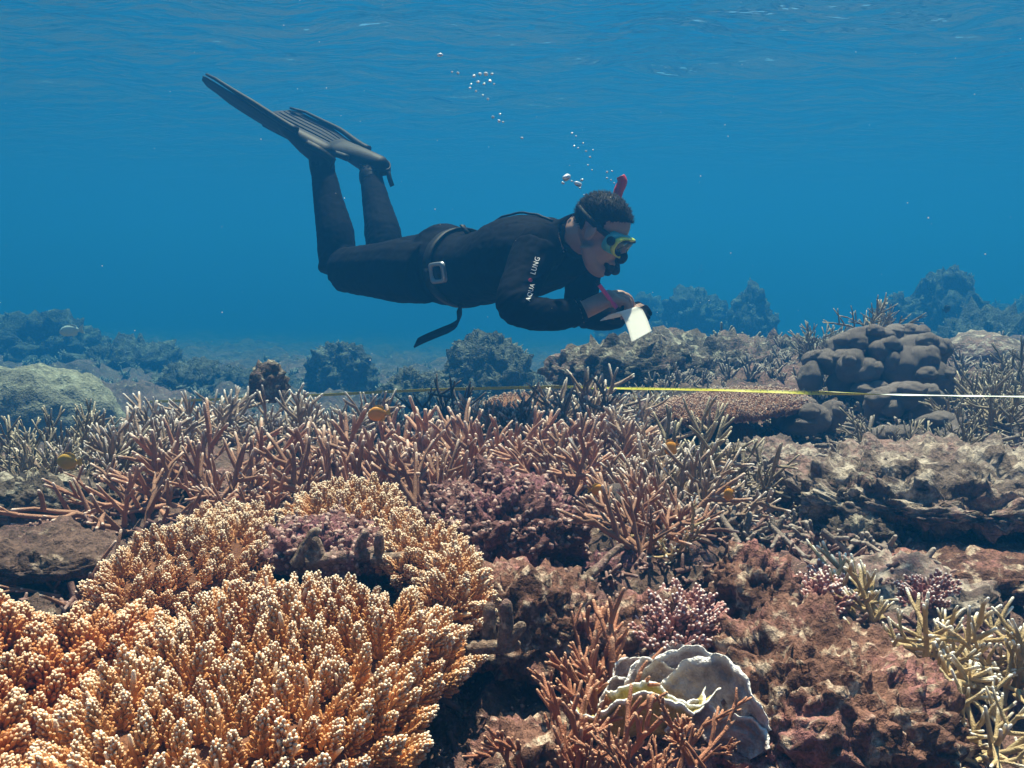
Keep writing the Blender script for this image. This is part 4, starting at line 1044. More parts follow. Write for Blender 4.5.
    t0 = w2 + h2 * 0.03 - wv2 * 0.03; t1 = t0 + h2 * 0.03 - wv2 * 0.022 + n2 * 0.008; t2 = t1 + h2 * 0.032 - wv2 * 0.004 + n2 * 0.006
    body.geo(tube(*smooth_pts([t0, t1, t2], [.0135, .0125, .010], 4), 9, cap0=True))

    me = remesh(body, 0.0045, 4)
    n = len(me.vertices); co = np.zeros(n * 3); me.vertices.foreach_get('co', co); co = co.reshape(-1, 3)
    nn = np.zeros(n * 3); me.vertices.foreach_get('normal', nn); nn = nn.reshape(-1, 3)
    neck = np.array(P(577, 239, 2.785)); nd = np.array((hp(-.03, 0, -.03) - P(560, 244, 2.84)).normalized())
    def seg_dist(a, b):
        a = np.array(a); b = np.array(b); t = np.clip(((co - a) @ (b - a)) / ((b - a) @ (b - a)), 0, 1)
        return np.linalg.norm(co - a - t[:, None] * (b - a), axis=1)
    d_neck = seg_dist(P(577, 239, 2.785), hp(-.03, 0, -.03))
    is_head = (((co - neck) @ nd > 0.0) & (d_neck < 0.078)) | (np.linalg.norm(co - np.array(hp(.01, 0, -.01)), axis=1) < 0.128)
    is_head &= (co - neck) @ nd > 0.0
    d_hand = np.minimum(np.minimum(seg_dist(w, w + hv * 0.11) - 0.040, seg_dist(w + hv * 0.12, w + hv * 0.145 - nv * 0.06) - 0.040), seg_dist(t0_r, w + (t3_r - w) * 1.2) - 0.014)
    d_left = np.minimum.reduce([seg_dist(arms['l'][2], arms['l'][3]) - 0.046, seg_dist(arms['l'][3], arms['l'][4]) - 0.042, seg_dist(w2, w2 + h2 * 0.09) - 0.036, seg_dist(w2 + h2 * 0.09, w2 + h2 * 0.15 - n2 * 0.03) - 0.036])
    is_hand = (d_hand < 0.02) & (d_hand < d_left) & ((co - np.array(w)) @ np.array(hv) > -0.004)
    bare = is_head | is_hand
    # neoprene thickness step, creases and folds on the suit
    axis_t = (co - np.array(hipc)) @ np.array(Dv)
    wr_ = 0.0035 + 0.0022 * pnoise(co * np.array([26, 26, 16])) + 0.0014 * pnoise(co * 60)
    for jp, jd in ((arms['r'][2], arms['r'][3] - arms['r'][1]), (arms['l'][2], arms['l'][3] - arms['l'][1]), (legs['r'][0], legs['r'][1] - hipc), (legs['l'][0], legs['l'][1] - hipc), (arms['r'][0], Dv), (tor(0.3)[0], Dv), (tor(-0.1)[0], Dv)):
        dj = np.linalg.norm(co - np.array(jp), axis=1); al = (co - np.array(jp)) @ np.array(jd.normalized())
        wr_ = wr_ + np.exp(-(dj / 0.13) ** 2) * 0.0045 * (1 - 2 * np.abs(pnoise(np.stack([al * 42, co[:, 2] * 9, co[:, 0] * 9], 1))))
    co = co + nn * np.where(bare, 0.0, wr_)[:, None]
    me.vertices.foreach_set('co', co.ravel())
    me.materials.clear(); me.materials.append(suit); me.materials.append(skin)
    mi = np.zeros(len(me.polygons), dtype=np.int32)
    vi = np.zeros(len(me.loops), dtype=np.int32); me.loops.foreach_get('vertex_index', vi)
    ls = np.zeros(len(me.polygons), dtype=np.int32); me.polygons.foreach_get('loop_start', ls)
    mi[bare[vi[ls]]] = 1
    me.polygons.foreach_set('material_index', mi)
    me.polygons.foreach_set('use_smooth', np.ones(len(me.polygons), dtype=bool)); me.update()
    bvh = BVHTree.FromPolygons([tuple(c) for c in co], [tuple(p.vertices) for p in me.polygons])
    bo = link('body', local(me), root)

    def cuff(name, c, ax, rmax, width, thick):
        u = ax.cross(Vector((0.3, 0.5, 0.8))).normalized(); vv = ax.cross(u).normalized(); pts = []
        for t in np.linspace(0, 2 * math.pi, 41):
            d = u * math.cos(t) + vv * math.sin(t); h_ = bvh.ray_cast(c, d)[0]
            r_ = min(rmax, (h_ - c).length) if h_ is not None else rmax
            pts.append(c + d * (r_ + 0.002))
        part(name, ribbon(pts, ax * width, thick), suit)
    cuff('collar', Vector(neck) + Vector(nd) * 0.004, Vector(nd), 0.072, 0.026, 0.008)
    cuff('wrist_cuff', w + hv * 0.0, hv, 0.040, 0.018, 0.006)
    # hair: a cropped cap over the skull
    v, f = ICO(5); v = v.copy()
    keep = []
    lf, lu, lsd = v[:, 0] * .099 - .015, v[:, 2] * .088 + .032, v[:, 1] * .077
    line = (lu > 0.050 + 0.03 * sstep(lf, 0.02, 0.08) - 0.0 * lf) | ((lf < 0.020) & (lu > 0.012)) | ((lf < -0.045) & (lu > -0.045))
    fuzz = 1.055 + 0.03 * pnoise(v * 9) + 0.015 * pnoise(v * 30)
    w_ = v * fuzz[:, None]
    Vh = [tuple(hp(a * .099 - .015, b * .077, c * .088 + .032)) for a, b, c in w_]
    inn = len(Vh); Vi = [tuple(hp(a * .095 - .015, b * .073, c * .084 + .032)) for a, b, c in v]
    fs = [q for q in f if all(line[i] for i in q)]; ed = {}
    for q in fs:
        for a, b in zip(q, q[1:] + q[:1]): ed[(a, b)] = 1
    rim = [(b, a, a + inn, b + inn) for (a, b) in ed if (b, a) not in ed]
    g = Geo(); g.add(Vh + Vi, fs + [tuple(i + inn for i in reversed(q)) for q in fs] + rim)
    hr = np.random.RandomState(6); on = np.where(line)[0]
    for k in range(2600):
        i = on[hr.randint(len(on))]; nv_ = v[i]; a_ = nv_ * 1.05
        root_p = hp(a_[0] * .099 - .015, a_[1] * .077, a_[2] * .088 + .032)
        dr = (Fh * nv_[0] + Sh * nv_[1] + Uh * nv_[2]) * 0.55 - Fh * 0.35 + Vector(hr.normal(size=3) * 0.28); dr.normalize()
        sd = dr.cross(Vector(hr.normal(size=3))).normalized() * 0.0011
        L_ = hr.uniform(0.007, 0.014); b2 = dr.cross(sd).normalized() * 0.0011
        g.add([tuple(root_p + sd), tuple(root_p - sd * 0.5 + b2), tuple(root_p - sd * 0.5 - b2), tuple(root_p + dr * L_)], [(0, 1, 3), (1, 2, 3), (2, 0, 3)])
    part('hair', g, hair_m)

    # mask
    mk = bpy.data.objects.new('mask', None); COL.objects.link(mk); mk.parent = root
    mk['label'] = 'yellow-rimmed diving mask'
    def mpart(name, g, mat): return part(name, g, mat, mk)
    def ring(f, sw, uh, du=0.0, n=28, p=3.0, cs=0.0):
        out = []
        for j in range(n):
            t = 2 * math.pi * j / n; c, s = math.cos(t), math.sin(t)
            k = (abs(c) ** p + abs(s) ** p) ** (-1 / p)
            out.append(hp(f - 0.018 * (k * c) ** 2, cs + sw * k * c, du + uh * k * s))
        return out
    def bridge(rings, close=False):
        V = [tuple(p) for r in rings for p in r]; n = len(rings[0]); f = []
        m = len(rings)
        for k in range(m if close else m - 1):
            for j in range(n):
                j2 = (j + 1) % n; k2 = (k + 1) % m
                f.append((k * n + j, k * n + j2, k2 * n + j2, k2 * n + j))
        g = Geo(); g.add(V, f); return g
    mpart('skirt', bridge([ring(.062, .076, .044, -.004), ring(.080, .079, .041, -.003), ring(.100, .079, .036, 0), ring(.098, .073, .030, 0), ring(.080, .070, .034, -.003), ring(.062, .068, .038, -.004)], True), cyan_m)
    mpart('rim', bridge([ring(.097, .082, .038), ring(.110, .083, .039), ring(.114, .080, .036), ring(.112, .073, .030), ring(.098, .073, .030)], True), yellow_m)
    mpart('nose_pocket', ell(hp(.112, 0, -.034), Fh * .020, Sh * .018, Uh * .024), rubber)
    for s in (1, -1):
        rg = ring(.109, .032, .027, 0.001, 24, 3.2, s * .038); rb = ring(.105, .032, .027, 0.001, 24, 3.2, s * .038)
        ln = Geo(); ln.add([tuple(p) for p in rg] + [tuple(p) for p in rb], [tuple(range(24)), tuple(reversed(range(24, 48)))] + [(j, 24 + j, 24 + (j + 1) % 24, (j + 1) % 24) for j in range(24)])
        mpart('lens', ln, lens_m)
        rg2 = ring(.112, .036, .031, 0.001, 24, 3.2, s * .038); rg3 = ring(.113, .030, .025, 0.001, 24, 3.2, s * .038); rg4 = ring(.108, .030, .025, 0.001, 24, 3.2, s * .038)
        mpart('lens_frame', bridge([rg2, rg3, rg4]), rubber)
        mpart('strap_clip', ell(hp(.070, s * .083, .004), Fh * .016, Sh * .009, Uh * .016), rubber)
    st = [hp(.062 * 1 if False else -.015 + .108 * math.cos(t), .087 * math.sin(t), .006 + 0.012 * (1 - math.cos(t))) for t in np.linspace(0.75, 2 * math.pi - 0.75, 40)]
    mpart('strap', ribbon(st, Uh * 0.020, 0.004), rubber)

    # snorkel
    sn = bpy.data.objects.new('snorkel', None); COL.objects.link(sn); sn.parent = root
    tp = [hp(.088, 0, -.078), hp(.112, -.02, -.088), hp(.098, -.06, -.085), hp(.06, -.088, -.05), hp(.025, -.100, .02), hp(-.02, -.100, .08), hp(-.050, -.095, .112)]
    part('tube', tube(*smooth_pts(tp, [.012, .014, .013, .0115, .0115, .0115, .0115], 6), 12, cap0=True), rubber, sn)
    part('mouthpiece', loft([(hp(.078, 0, -.080), Sh * .026, Uh * .012), (hp(.092, 0, -.082), Sh * .029, Uh * .017), (hp(.104, 0, -.085), Sh * .024, Uh * .017), (hp(.112, 0, -.087), Sh * .012, Uh * .010)], 18), rubber, sn)
    part('purge_cup', loft([(hp(.098, -.004, -.094), Sh * .017, Fh * .017), (hp(.094, -.004, -.112), Sh * .017, Fh * .017), (hp(.092, -.004, -.118), Sh * .010, Fh * .010)], 16), rubber, sn)
    tip0 = hp(-.050, -.095, .112)
    up = P(622, 178, tip0.y) - tip0
    pts_, rad_ = smooth_pts([tip0 - up * 0.15, tip0 + up * 0.35, tip0 + up * 0.8 + Vector((0.004, 0, 0)), tip0 + up * 1.1 + Vector((-0.006, 0, 0))], [.0135, .0150, .0150, .0125], 5)
    part('tip', tube(pts_, rad_, 12, cap0=True), red_m, sn)

    # weight belt
    bt = bpy.data.objects.new('weight_belt', None); COL.objects.link(bt); bt.parent = root
    c, a, b = tor(0.17)
    loop = []
    for t in np.linspace(0, 2 * math.pi, 49):
        d = Sv * math.cos(t) * 1.0 + Bv * math.sin(t)
        o = c + Sv * math.cos(t) * 0.30 + Bv * math.sin(t) * 0.30
        hit = bvh.ray_cast(o, (c - o).normalized())
        loop.append((hit[0] + d * 0.005) if hit[0] is not None and (hit[0] - c).length < 0.2 else c + Sv * a * math.cos(t) * 1.05 + Bv * b * math.sin(t) * 1.05)
    part('strap', ribbon(loop, Dv * 0.036, 0.005), rubber, bt)
    # buckle on his right side
    bc, bn, _i, _d = bvh.ray_cast(Vector((0, 0, 0)), P(442, 272, 3.0).normalized()); bn = bn if bn.y < 0 else -bn
    bx_ = (Dv - bn * Dv.dot(bn)).normalized(); by_ = bn.cross(bx_).normalized()
    bc = bc + bn * 0.013
    fr = []
    for (hw, hh, off) in ((.037, .034, 0), (.037, .034, .010), (.033, .030, .013), (.026, .023, .013), (.024, .021, .004)):
        rg = []
        for j in range(28):
            t = 2 * math.pi * j / 28; cc, ss = math.cos(t), math.sin(t); k = (abs(cc) ** 6 + abs(ss) ** 6) ** (-1 / 6)
            rg.append(bc + bx_ * hw * k * cc + by_ * hh * k * ss + bn * off)
        fr.append(rg)
    part('buckle', bridge(fr), steel, bt)
    part('buckle_plate', loft([(bc - bn * 0.003, bx_ * .026, by_ * .024), (bc + bn * 0.005, bx_ * .026, by_ * .024)], 20), rubber, bt)
    s0 = P(459, 307, 3.05)
    tail = [s0, P(459, 320, 3.03), P(452, 327, 3.04), P(438, 333, 3.05), P(424, 339, 3.06), P(416, 343, 3.06)]
    tpts, _ = smooth_pts(tail, [1] * 6, 5)
    part('loose_end', ribbon(tpts, nrm((0.25, 0.75, 0.62)) * 0.042, 0.006), rubber, bt)
    lp = bvh.find_nearest(P(468, 236, 3.1))[0]
    part('back_tag', ribbon([lp, lp + Vector((-0.010, 0, 0.014)), lp + Vector((-0.020, 0, 0.030))], Sv * 0.02, 0.005), rubber, bt)
    # wetsuit zip cord on the back
    zp = []
    for s in np.linspace(0.45, 1.04, 16):
        cc, a_, b_ = tor(s); o = cc + Bv * 0.3 + Sv * 0.02
        h_ = bvh.ray_cast(o, -Bv)[0]
        zp.append(tuple((h_ if h_ is not None else cc + Bv * b_) + Bv * (0.003 + 0.004 * math.sin((s - 0.45) / 0.59 * math.pi))))
    part('zip_cord', tube(zp, [0.0038] * len(zp), 8, cap0=True), rubber)

    # lettering up the right sleeve
    ex = (P(540, 259, 2.7) - P(528, 300, 2.62)).normalized(); vw = -P(533, 280, 2.66).normalized()
    ey = vw.cross(ex).normalized()
    def print_on(name, text, start, size, mat, hgt):
        cu = bpy.data.curves.new('t', 'FONT'); cu.body = text; cu.size = size; cu.space_character = 1.18; cu.offset = size * 0.012
        o = bpy.data.objects.new('t', cu); COL.objects.link(o)
        dg = bpy.context.evaluated_depsgraph_get(); me = bpy.data.meshes.new_from_object(o.evaluated_get(dg))
        bpy.data.objects.remove(o)
        bm = bmesh.new(); bm.from_mesh(me)
        bmesh.ops.subdivide_edges(bm, edges=[e for e in bm.edges if e.calc_length() > size * 0.15], cuts=1)
        for vv in bm.verts:
            q = start + ex * vv.co.x + ey * (vv.co.y * hgt)
            o_ = q + vw * 0.3; h_ = bvh.ray_cast(o_, -vw)[0]
            vv.co = (h_ if h_ is not None else q) + vw * 0.0022
        bm.to_mesh(me); bm.free(); me.materials.clear(); me.materials.append(mat); me.name = name
        return link(name, local(me), root)
    print_on('sleeve_lettering', 'AQUA', P(530, 301, 2.62), 0.0185, white_print, 1.0)
    print_on('sleeve_lettering', 'LUNG', P(535, 275, 2.66), 0.0205, white_print, 1.0)
    # round red emblem between the words
    ec = P(530.5, 280, 2.65); rv = []
    for j in range(20):
        t = 2 * math.pi * j / 20; q = ec + ex * 0.0065 * math.cos(t) + ey * 0.006 * math.sin(t)
        h_ = bvh.ray_cast(q + vw * 0.3, -vw)[0]; rv.append(tuple((h_ if h_ is not None else q) + vw * 0.0022))
    g = Geo(); g.add(rv, [tuple(range(20))]); part('sleeve_emblem', g, red_print, root, False)

    # fins
    def fin(knee, ankle, heel, tip, Nv, label):
        A = (tip - heel).normalized(); L = (tip - heel).length
        N = nrm(Nv); N = (N - A * N.dot(A)).normalized(); W = A.cross(N).normalized()
        fo = bpy.data.objects.new('fin', None); COL.objects.link(fo); fo.parent = root; fo['label'] = label
        fl = 0.27                                            # foot
        dn = -N
        prof = [(-0.005, .030, .030, .000), (0.02, .042, .044, .004), (0.06, .046, .046, .006), (0.12, .050, .040, .002), (0.18, .053, .030, -.004), (0.24, .056, .018, -.008), (0.29, .060, .008, -.008)]
        part('foot_pocket', loft([(heel + A * s + dn * (0.02 + z), W * a_, N * b_) for s, a_, b_, z in prof], 24), rubber, fo)
        part('ankle_cuff', limb([ankle - (ankle - knee).normalized() * 0.03, ankle, heel + A * 0.05 + dn * 0.03], [.046, .048, .040]), rubber, fo)
        # blade: a thin sheet, wider toward the end, gently bowed, with raised rails
        nr, nc = 22, 11; V = []; f = []
        for side in (1, -1):
            for i in range(nr):
                s = i / (nr - 1); x = 0.20 + (L - 0.20) * s
                hw = (0.062 + 0.045 * sstep(np.array(s), 0, 0.5)) * (1 - 0.25 * max(0, s - 0.86) / 0.14)
                for j in range(nc):
                    u = j / (nc - 1) * 2 - 1
                    xx = x - 0.05 * (1 - u * u) * max(0, s - 0.75) * 0.0 - (0.045 * u * u) * s ** 6
                    z = -0.008 + 0.020 * s * s + 0.012 * (u * u) * (1 - 0.5 * s) + 0.0014 * math.sin(u * 22) + side * 0.0035 * (1 - 0.6 * s)
                    V.append(tuple(heel + A * xx + W * hw * u + N * (z - 0.018)))
        m = nr * nc
        for i in range(nr - 1):
            for j in range(nc - 1):
                q = (i * nc + j, i * nc + j + 1, (i + 1) * nc + j + 1, (i + 1) * nc + j); f.append(q); f.append(tuple(m + k for k in reversed(q)))
        for i in range(nr - 1):
            for k in (i * nc, i * nc + nc - 1): f.append((k, k + nc, m + k + nc, m + k))
        for j in range(nc - 1):
            k = (nr - 1) * nc + j; f.append((k, k + 1, m + k + 1, m + k)); f.append((j, j + 1, m + j + 1, m + j))
        g = Geo(); g.add(V, f); bl = part('blade', g, fin_m, fo)
        for u in (-1, 1):
            pts = []
            for i in range(nr):
                s = i / (nr - 1); hw = (0.062 + 0.045 * float(sstep(np.array(s), 0, 0.5))) * (1 - 0.25 * max(0, s - 0.86) / 0.14)
                pts.append(tuple(heel + A * (0.14 + (L - 0.19) * s) + W * hw * u + N * (-0.020 + 0.020 * s * s + 0.012)))
            part('rail', tube(pts, list(np.linspace(0.014, 0.005, nr)), 8, cap0=True), rubber, fo)
        for u in np.linspace(-0.75, 0.75, 9):
            pts = []
            for i in range(4, nr - 1):
                s = i / (nr - 1); hw = 0.062 + 0.045 * float(sstep(np.array(s), 0, 0.5))
                pts.append(tuple(heel + A * (0.20 + (L - 0.20) * s - 0.045 * u * u * s ** 6) + W * hw * u + N * (-0.018 - 0.008 + 0.020 * s * s + 0.012 * u * u * (1 - 0.5 * s) + 0.0035)))
            part('rib', tube(pts, [0.0026] * len(pts), 6, cap0=True), fin_m, bl)
        # heel strap with its loose end
        hs = [heel + A * 0.085 + W * 0.052 + dn * 0.03, heel + A * 0.02 + W * 0.050 + dn * 0.03, heel - A * 0.022 + dn * 0.030, heel + A * 0.02 - W * 0.050 + dn * 0.03, heel + A * 0.085 - W * 0.052 + dn * 0.03]
        hp_, _ = smooth_pts(hs, [1] * 5, 6)
        part('heel_strap', ribbon(hp_, N * 0.026, 0.005), rubber, fo)
        part('strap_tab', ribbon([heel - A * 0.022 + dn * 0.028, heel - A * 0.030 + dn * 0.055, heel - A * 0.045 + dn * 0.085], W * 0.020, 0.006), rubber, fo)
    fin(*legs['r'], P(333, 152, 3.57), P(206, 83, 3.80), (0.50, 0.20, 0.80), 'swim fin seen along its edge')
    fin(*legs['l'], P(384, 163, 3.78), P(268, 112, 4.10), (0.30, -0.62, 0.72), 'swim fin showing its ribbed face')
    return w, hv, wv, nv, pen_a, t3, w2, h2, wv2, n2
_w1, _hv, _wv, _nv, _pa, _t3, _w2, _h2, _wv2, _n2 = diver()

# ------------------------------------------------------------------ pencil and slate
def pencil():
    top = P(596.5, 281.5, 2.66); low = P(619, 311, 2.68)
    d = (low - top).normalized(); root = thing('pencil', 'magenta pencil gripped in the bare hand', 'pencil', low)
    g = tube([tuple(top + d * 0.012 - low), tuple(top + d * 0.02 - low), tuple(-d * 0.012)], [.0055, .0062, .0062], 8, cap0=True); link('shaft', g.mesh('shaft', pink_pen, False), root)
    g = tube([tuple(top - low), tuple(top + d * 0.004 - low), tuple(top + d * 0.012 - low)], [.004, .006, .006], 8, cap0=True); link('cap', g.mesh('cap', rubber), root)
    g = tube([tuple(-d * 0.012), tuple(-d * 0.002), (0, 0, 0)], [.0062, .002, .0005], 8); link('point', g.mesh('point', rubber, False), root)
pencil()
def slate():
    c = P(622, 316, 2.78); root = thing('writing_slate', 'white paper slate curling over the dark forearm', 'slate', c)
    ax = nrm((0.72, 0.66, 0.10))                         # along the sheet's rolled edge
    Yp = 2.62
    prof = [(600, 320.5), (606, 316.5), (613, 313.5), (619, 313.2), (623, 316.5), (626, 323), (628.5, 330), (630.5, 337), (632, 342)]
    pp = [P(x, y, Yp - 0.09 * max(0, (y - 316) / 26) * (x > 615)) for x, y in prof]
    sp, _ = smooth_pts(pp, [1] * len(pp), 5); sp = [Vector(q) for q in sp]
    nc = 8; V = []; f = []; n = len(sp)
    for side in (0, 1):
        for i, q in enumerate(sp):
            t = (sp[min(i + 1, n - 1)] - sp[max(0, i - 1)]).normalized(); nn = ax.cross(t).normalized() * (0.0022 if side else 0)
            s = i / (n - 1)
            for j in range(nc):
                u = j / (nc - 1)
                V.append(tuple(q + ax * (0.085 * u) + Vector((0, 0, 0.018 * u * s)) + nn - c))
    m = n * nc
    for i in range(n - 1):
        for j in range(nc - 1):
            k = (i * nc + j, i * nc + j + 1, (i + 1) * nc + j + 1, (i + 1) * nc + j); f.append(k); f.append(tuple(m + x for x in reversed(k)))
        for k in (i * nc, i * nc + nc - 1): f.append((k, k + nc, m + k + nc, m + k))
    for j in range(nc - 1):
        for k in (j, (n - 1) * nc + j): f.append((k, k + 1, m + k + 1, m + k))
    g = Geo(); g.add(V, f); link('sheet', g.mesh('sheet', paper_m), root)
    # dark clip at the far edge of the sheet
    a = P(622, 309, 2.80) - c; b = P(648, 308, 2.84) - c
    g = loft([(a, Vector((0, .02, .006)), Vector((0, -.004, .008))), ((a + b) / 2, Vector((0, .022, .008)), Vector((0, -.004, .009))), (b, Vector((0, .014, .004)), Vector((0, -.003, .006)))], 12)
    link('clip', g.mesh('clip', rubber), root)
slate()

# ------------------------------------------------------------------ measuring tape
tape_y = plain_mat('yellow_tape', (0.62, 0.55, 0.05), 0.4, 0, 0.4, 0.05, 40)
tape_w = plain_mat('white_tape_back', (0.80, 0.80, 0.76), 0.4, 0, 0.4, 0.05, 40)
tick_m = plain_mat('black_tick_print', (0.02, 0.02, 0.02), 0.5, 0, 0.3, 0.05, 40)
def tape():
    key = [(150, 402, 4.2), (300, 396, 3.9), (430, 390, 3.7), (560, 387, 3.4), (600, 388, 3.25), (660, 389, 2.98), (720, 390, 2.78), (800, 392.5, 2.68), (880, 394.5, 2.6), (960, 396, 2.52), (1030, 397, 2.45), (1300, 402, 2.2)]
    pts, _ = smooth_pts([P(*k) for k in key], [1] * len(key), 14); pts = [Vector(p) for p in pts]
    base = pts[0]; root = thing('measuring_tape', 'yellow measuring tape stretched across the reef', 'measuring tape', base)
    n = len(pts); V = []; f = []; mi = []; hw = 0.0055; th = 0.0007
    frm = []
    for i, p in enumerate(pts):
        t = (pts[min(i + 1, n - 1)] - pts[max(0, i - 1)]).normalized()
        s = (p.x - P(800, 392, 2.68).x) / 0.30
        tw = 0.6 - 0.95 * float(sstep(np.array(p.x), P(540, 387, 3.45).x, P(610, 388, 3.2).x)) + 2.65 * float(sstep(np.array(s), -0.3, 0.9)) + 0.12 * math.sin(i * 0.5)     # the ribbon turns over by the boulder coral
        u = t.cross(Vector((0, 0, 1))).normalized(); w = u.cross(t).normalized()                # u: toward the camera side
        wd = (w * math.cos(tw - 0.55) + u * math.sin(tw - 0.55)); nn = t.cross(wd).normalized()
        if nn.dot(u) < 0 and i == 0: pass
        frm.append((p - base, wd, nn))
        V += [tuple(p - base + wd * hw + nn * th), tuple(p - base - wd * hw + nn * th), tuple(p - base - wd * hw - nn * th), tuple(p - base + wd * hw - nn * th)]
    for i in range(n - 1):
        for j in range(4):
            j2 = (j + 1) % 4; f.append((i * 4 + j, i * 4 + j2, i * 4 + 4 + j2, i * 4 + 4 + j))
    me = mk_mesh('band', V, f, None, tape_y, False); me.materials.append(tape_w)
    # which broad face looks to the camera at the yellow stretch
    pm = frm[4 * 14 + 7]; front_is_pos = pm[2].dot(-(pm[0] + base)) > 0
    for k, p in enumerate(me.polygons):
        j = k % 4
        if j == (2 if front_is_pos else 0): p.material_index = 1
    link('band', me, root)
    tk = Geo()
    sgn = 1 if front_is_pos else -1
    for i in range(n - 1):
        for q in range(4):
            s = q / 4; a, wd, nn = frm[i]; b = frm[i + 1][0]; p = a.lerp(b, s); t = (b - a).normalized(); k = 0.45 if (i * 4 + q) % 5 else 0.9
            o = p + nn * sgn * (th + 0.0006)
            tk.add([tuple(o + wd * hw * 0.9 + t * 0.0012), tuple(o + wd * hw * 0.9 - t * 0.0012), tuple(o + wd * hw * (0.9 - k) - t * 0.0012), tuple(o + wd * hw * (0.9 - k) + t * 0.0012)], [(0, 1, 2, 3)])
    o = link('ticks', tk.mesh('ticks', tick_m, False), root); o['kind'] = 'stuff'
tape()

# ------------------------------------------------------------------ fish
def fish(label, px, py, Y, L, hgt, heading, body_m, fin_mat, pitch=0.0, name='fish'):
    c = P(px, py, Y); root = thing(name, label, 'fish', c)
    root.rotation_euler = (0, pitch, heading)
    secs = []
    for s in np.linspace(0, 1, 13):
        h = hgt * 0.5 * (math.sin(math.pi * min(1, s * 0.97 + 0.03)) ** 0.7) * (1 - 0.25 * s) + 0.04 * L * (0.3 + s * 0.6) * (s > 0.05)
        secs.append(((L * (0.42 - 0.78 * s), 0, 0.01 * L * math.sin(s * 3)), Vector((0, h * 0.36, 0)), Vector((0, 0, h))))
    link('body', loft(secs, 18).mesh('body', body_m), root)
    def sheet(name, outline):
        n = len(outline); th = 0.006 * L
        v = [(x, th, z) for x, z in outline] + [(x, -th, z) for x, z in outline]
        f = [tuple(range(n)), tuple(reversed(range(n, 2 * n)))] + [(i, (i + 1) % n, n + (i + 1) % n, n + i) for i in range(n)]
        g = Geo(); g.add(v, f); link(name, g.mesh(name, fin_mat, False), root)
    sheet('tail', [(-.33 * L, .05 * L), (-.45 * L, .14 * L), (-.56 * L, .19 * L), (-.50 * L, .02 * L), (-.56 * L, -.17 * L), (-.45 * L, -.13 * L), (-.33 * L, -.05 * L)])
    sheet('dorsal_fin', [(.18 * L, .38 * hgt), (.08 * L, .58 * hgt), (-.10 * L, .58 * hgt), (-.27 * L, .44 * hgt), (-.30 * L, .18 * hgt), (0, .3 * hgt)])
    sheet('anal_fin', [(.0, -.40 * hgt), (-.10 * L, -.56 * hgt), (-.26 * L, -.42 * hgt), (-.30 * L, -.16 * hgt), (-.05 * L, -.3 * hgt)])
    for s in (1, -1):
        g = ell((0.29 * L, s * 0.09 * hgt, 0.05 * L), Vector((.032 * L, 0, 0)), Vector((0, .014 * L, 0)), Vector((0, 0, .032 * L)), 2); link('eye', g.mesh('eye', rubber), root)
yel = plain_mat('orange_fish_skin', (0.72, 0.30, 0.03), 0.45, 0, 0.4, 0.15, 90)
yel2 = plain_mat('yellow_fish_skin', (0.60, 0.36, 0.06), 0.45, 0, 0.4, 0.15, 90)
pale = plain_mat('pale_fish_skin', (0.55, 0.62, 0.58), 0.4, 0, 0.5, 0.15, 40)
drk = plain_mat('dark_fish_skin', (0.012, 0.014, 0.02), 0.45, 0, 0.4, 0.2, 90)
blu = plain_mat('blue_black_fish_skin', (0.015, 0.03, 0.07), 0.4, 0, 0.5, 0.2, 90)
fish('pale silvery fish swimming alone over the far reef', 70, 331, 6.0, 0.17, 0.072, 3.1, pale, pale, 0.12)
fish('orange fish among the staghorn tips beside the tape', 378, 414, 2.1, 0.055, 0.036, 3.3, yel, yel2, 0.1)
fish('yellow-orange fish facing out over the slender staghorn', 671, 448, 1.95, 0.040, 0.036, 3.6, yel, yel, 0.5)
fish('small orange fish by the round knobbly tan coral', 597, 490, 1.7, 0.034, 0.022, 0.2, yel, yel2, 0.0)
fish('deep orange fish hovering over the rubble slope', 729, 494, 1.7, 0.030, 0.028, 3.7, yel, yel, 0.4)
fish('dull yellow fish resting in the staghorn at the side', 68, 462, 1.95, 0.062, 0.036, 3.0, yel2, yel2, 0.0)
fish('small black fish in front of the tall domed coral head', 947, 309, 6.5, 0.085, 0.05, 0.4, drk, drk, -0.3)
fish('tiny blue-black fish above the sandy patch', 850, 578, 1.55, 0.030, 0.016, 1.2, blu, blu, 1.0)

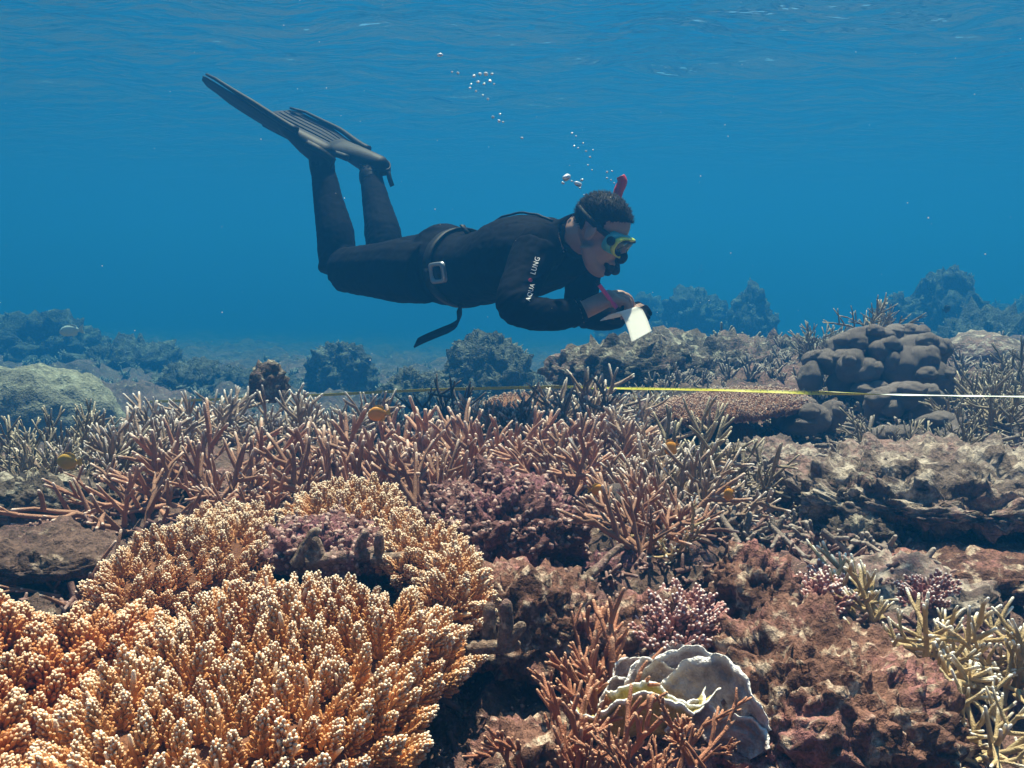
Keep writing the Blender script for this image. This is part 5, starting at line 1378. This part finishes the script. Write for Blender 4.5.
# ------------------------------------------------------------------ air bubbles
bub = bpy.data.materials.new('air_bubble'); bub.use_nodes = True
_b = bub.node_tree.nodes['Principled BSDF']; _b.inputs['Base Color'].default_value = (0.9, 0.93, 0.95, 1); _b.inputs['Metallic'].default_value = 0.35; _b.inputs['Roughness'].default_value = 0.12
BUB = []
for k in range(5):
    v, f = ICO(2); v = v * (1 + 0.30 * pnoise(v * 1.3 + 7 * k))[:, None] * np.array([1, 1, 0.72]); g = Geo(); g.add(v, f); BUB.append(g.mesh('bubble', bub))
def bubbles():
    rng = np.random.RandomState(2)
    def one(px, py, r, label, grp, Y=2.78, fx=1.0):
        o = link('bubble', BUB[rng.randint(5)]); o.location = P(px, py, Y + rng.uniform(-0.06, 0.06)); s = r * Y / F_PX
        o.scale = (s * fx, s, s); o.rotation_euler = (rng.normal() * 0.3, rng.normal() * 0.3, rng.uniform(0, 6))
        tag(o, label, 'bubble', grp)
    one(566.5, 177.5, 4.2, 'largest air bubble just behind the head of the diver', 'bubbles by the head', fx=1.2)
    one(578, 184, 3.6, 'second largest air bubble beside the biggest one behind the head', 'bubbles by the head', fx=1.3)
    l = 'small air bubble in the cluster behind the head'
    for x, y, r in ((563, 183, 1.8), (572, 181, 1.4), (582, 180, 1.6), (580, 188, 1.2), (585, 206, 2.2), (588, 199, 1.3), (577, 207, 1.2), (584, 195, 1.0)): one(x, y, r, l, 'bubbles by the head')
    l = 'tiny air bubble in the sparse trail above the head'
    for x, y, r in ((572, 133, 1.3), (576, 136, 1.0), (574, 146, 1.2), (578, 148, 1.0), (586, 151, 1.2), (590, 157, 1.3), (593, 150, 0.9), (583, 143, 0.9), (607, 172, 1.3), (612, 171, 1.0), (607, 178, 1.1), (611, 180, 1.0), (614, 183, 0.9), (592, 170, 0.9), (588, 165, 0.9)): one(x, y, r, l, 'trail of bubbles above the head')
    l = 'air bubble in the bright cluster high above the back of the diver'
    for x, y, r in ((474, 76, 1.8), (480, 74, 2.0), (486, 74, 2.4), (492, 74, 1.6), (478, 82, 1.6), (484, 84, 1.4), (490, 81, 1.8), (470, 88, 1.4), (476, 91, 1.2), (488, 99, 1.4), (483, 95, 1.0), (471, 84, 1.0), (494, 84, 1.1)): one(x, y, r, l, 'high cluster of bubbles', 3.0)
    l = 'air bubble rising between the high cluster and the trail'
    for x, y, r in ((493, 117, 1.6), (500, 114, 1.4), (499, 121, 1.8), (503, 122, 1.2), (522, 138, 1.4), (458, 73, 1.5), (452, 72, 1.1)): one(x, y, r, l, 'bubbles between cluster and trail', 2.95)
    one(440, 55, 2.4, 'single air bubble highest of all', 'high cluster of bubbles', 3.05, 1.3)
bubbles()

# ------------------------------------------------------------------ drifting specks
def specks():
    rng = np.random.RandomState(8); v, f = ICO(1); g = Geo()
    sp = Geo(); sp.add(v, f)
    ms = []
    for k in range(260):
        Y = rng.uniform(0.9, 4.5); p = P(rng.uniform(-60, 1090), rng.uniform(0, 520), Y)
        r = rng.uniform(0.0003, 0.0008) * (1.6 if rng.rand() < 0.12 else 1)
        M = np.eye(4); M[:3, :3] *= r; M[:3, 3] = p; ms.append((0, M))
    o = structure('floating_particles', join_instances([sp], ms).mesh('floating_particles', paper_m), 'stuff'); o['label'] = 'tiny pale specks drifting in the water'
specks()

# ------------------------------------------------------------------ kinds that repeat share a group
GROUPS = {'staghorn_coral': 'staghorn corals on the reef', 'reef_rock': 'rocks of the near reef', 'coral_head': 'far coral heads', 'fish': 'small reef fish',
          'table_coral': 'table corals', 'finger_coral': 'finger coral clumps', 'bushy_coral': 'brown bushy corals', 'boulder_coral': 'boulder corals', 'dead_coral_branch': 'dead coral branches'}
for o in list(scene.objects):
    if o.parent is None and 'category' in o and 'group' not in o:
        k = o.name.split('.')[0]
        if k in GROUPS: o['group'] = GROUPS[k]
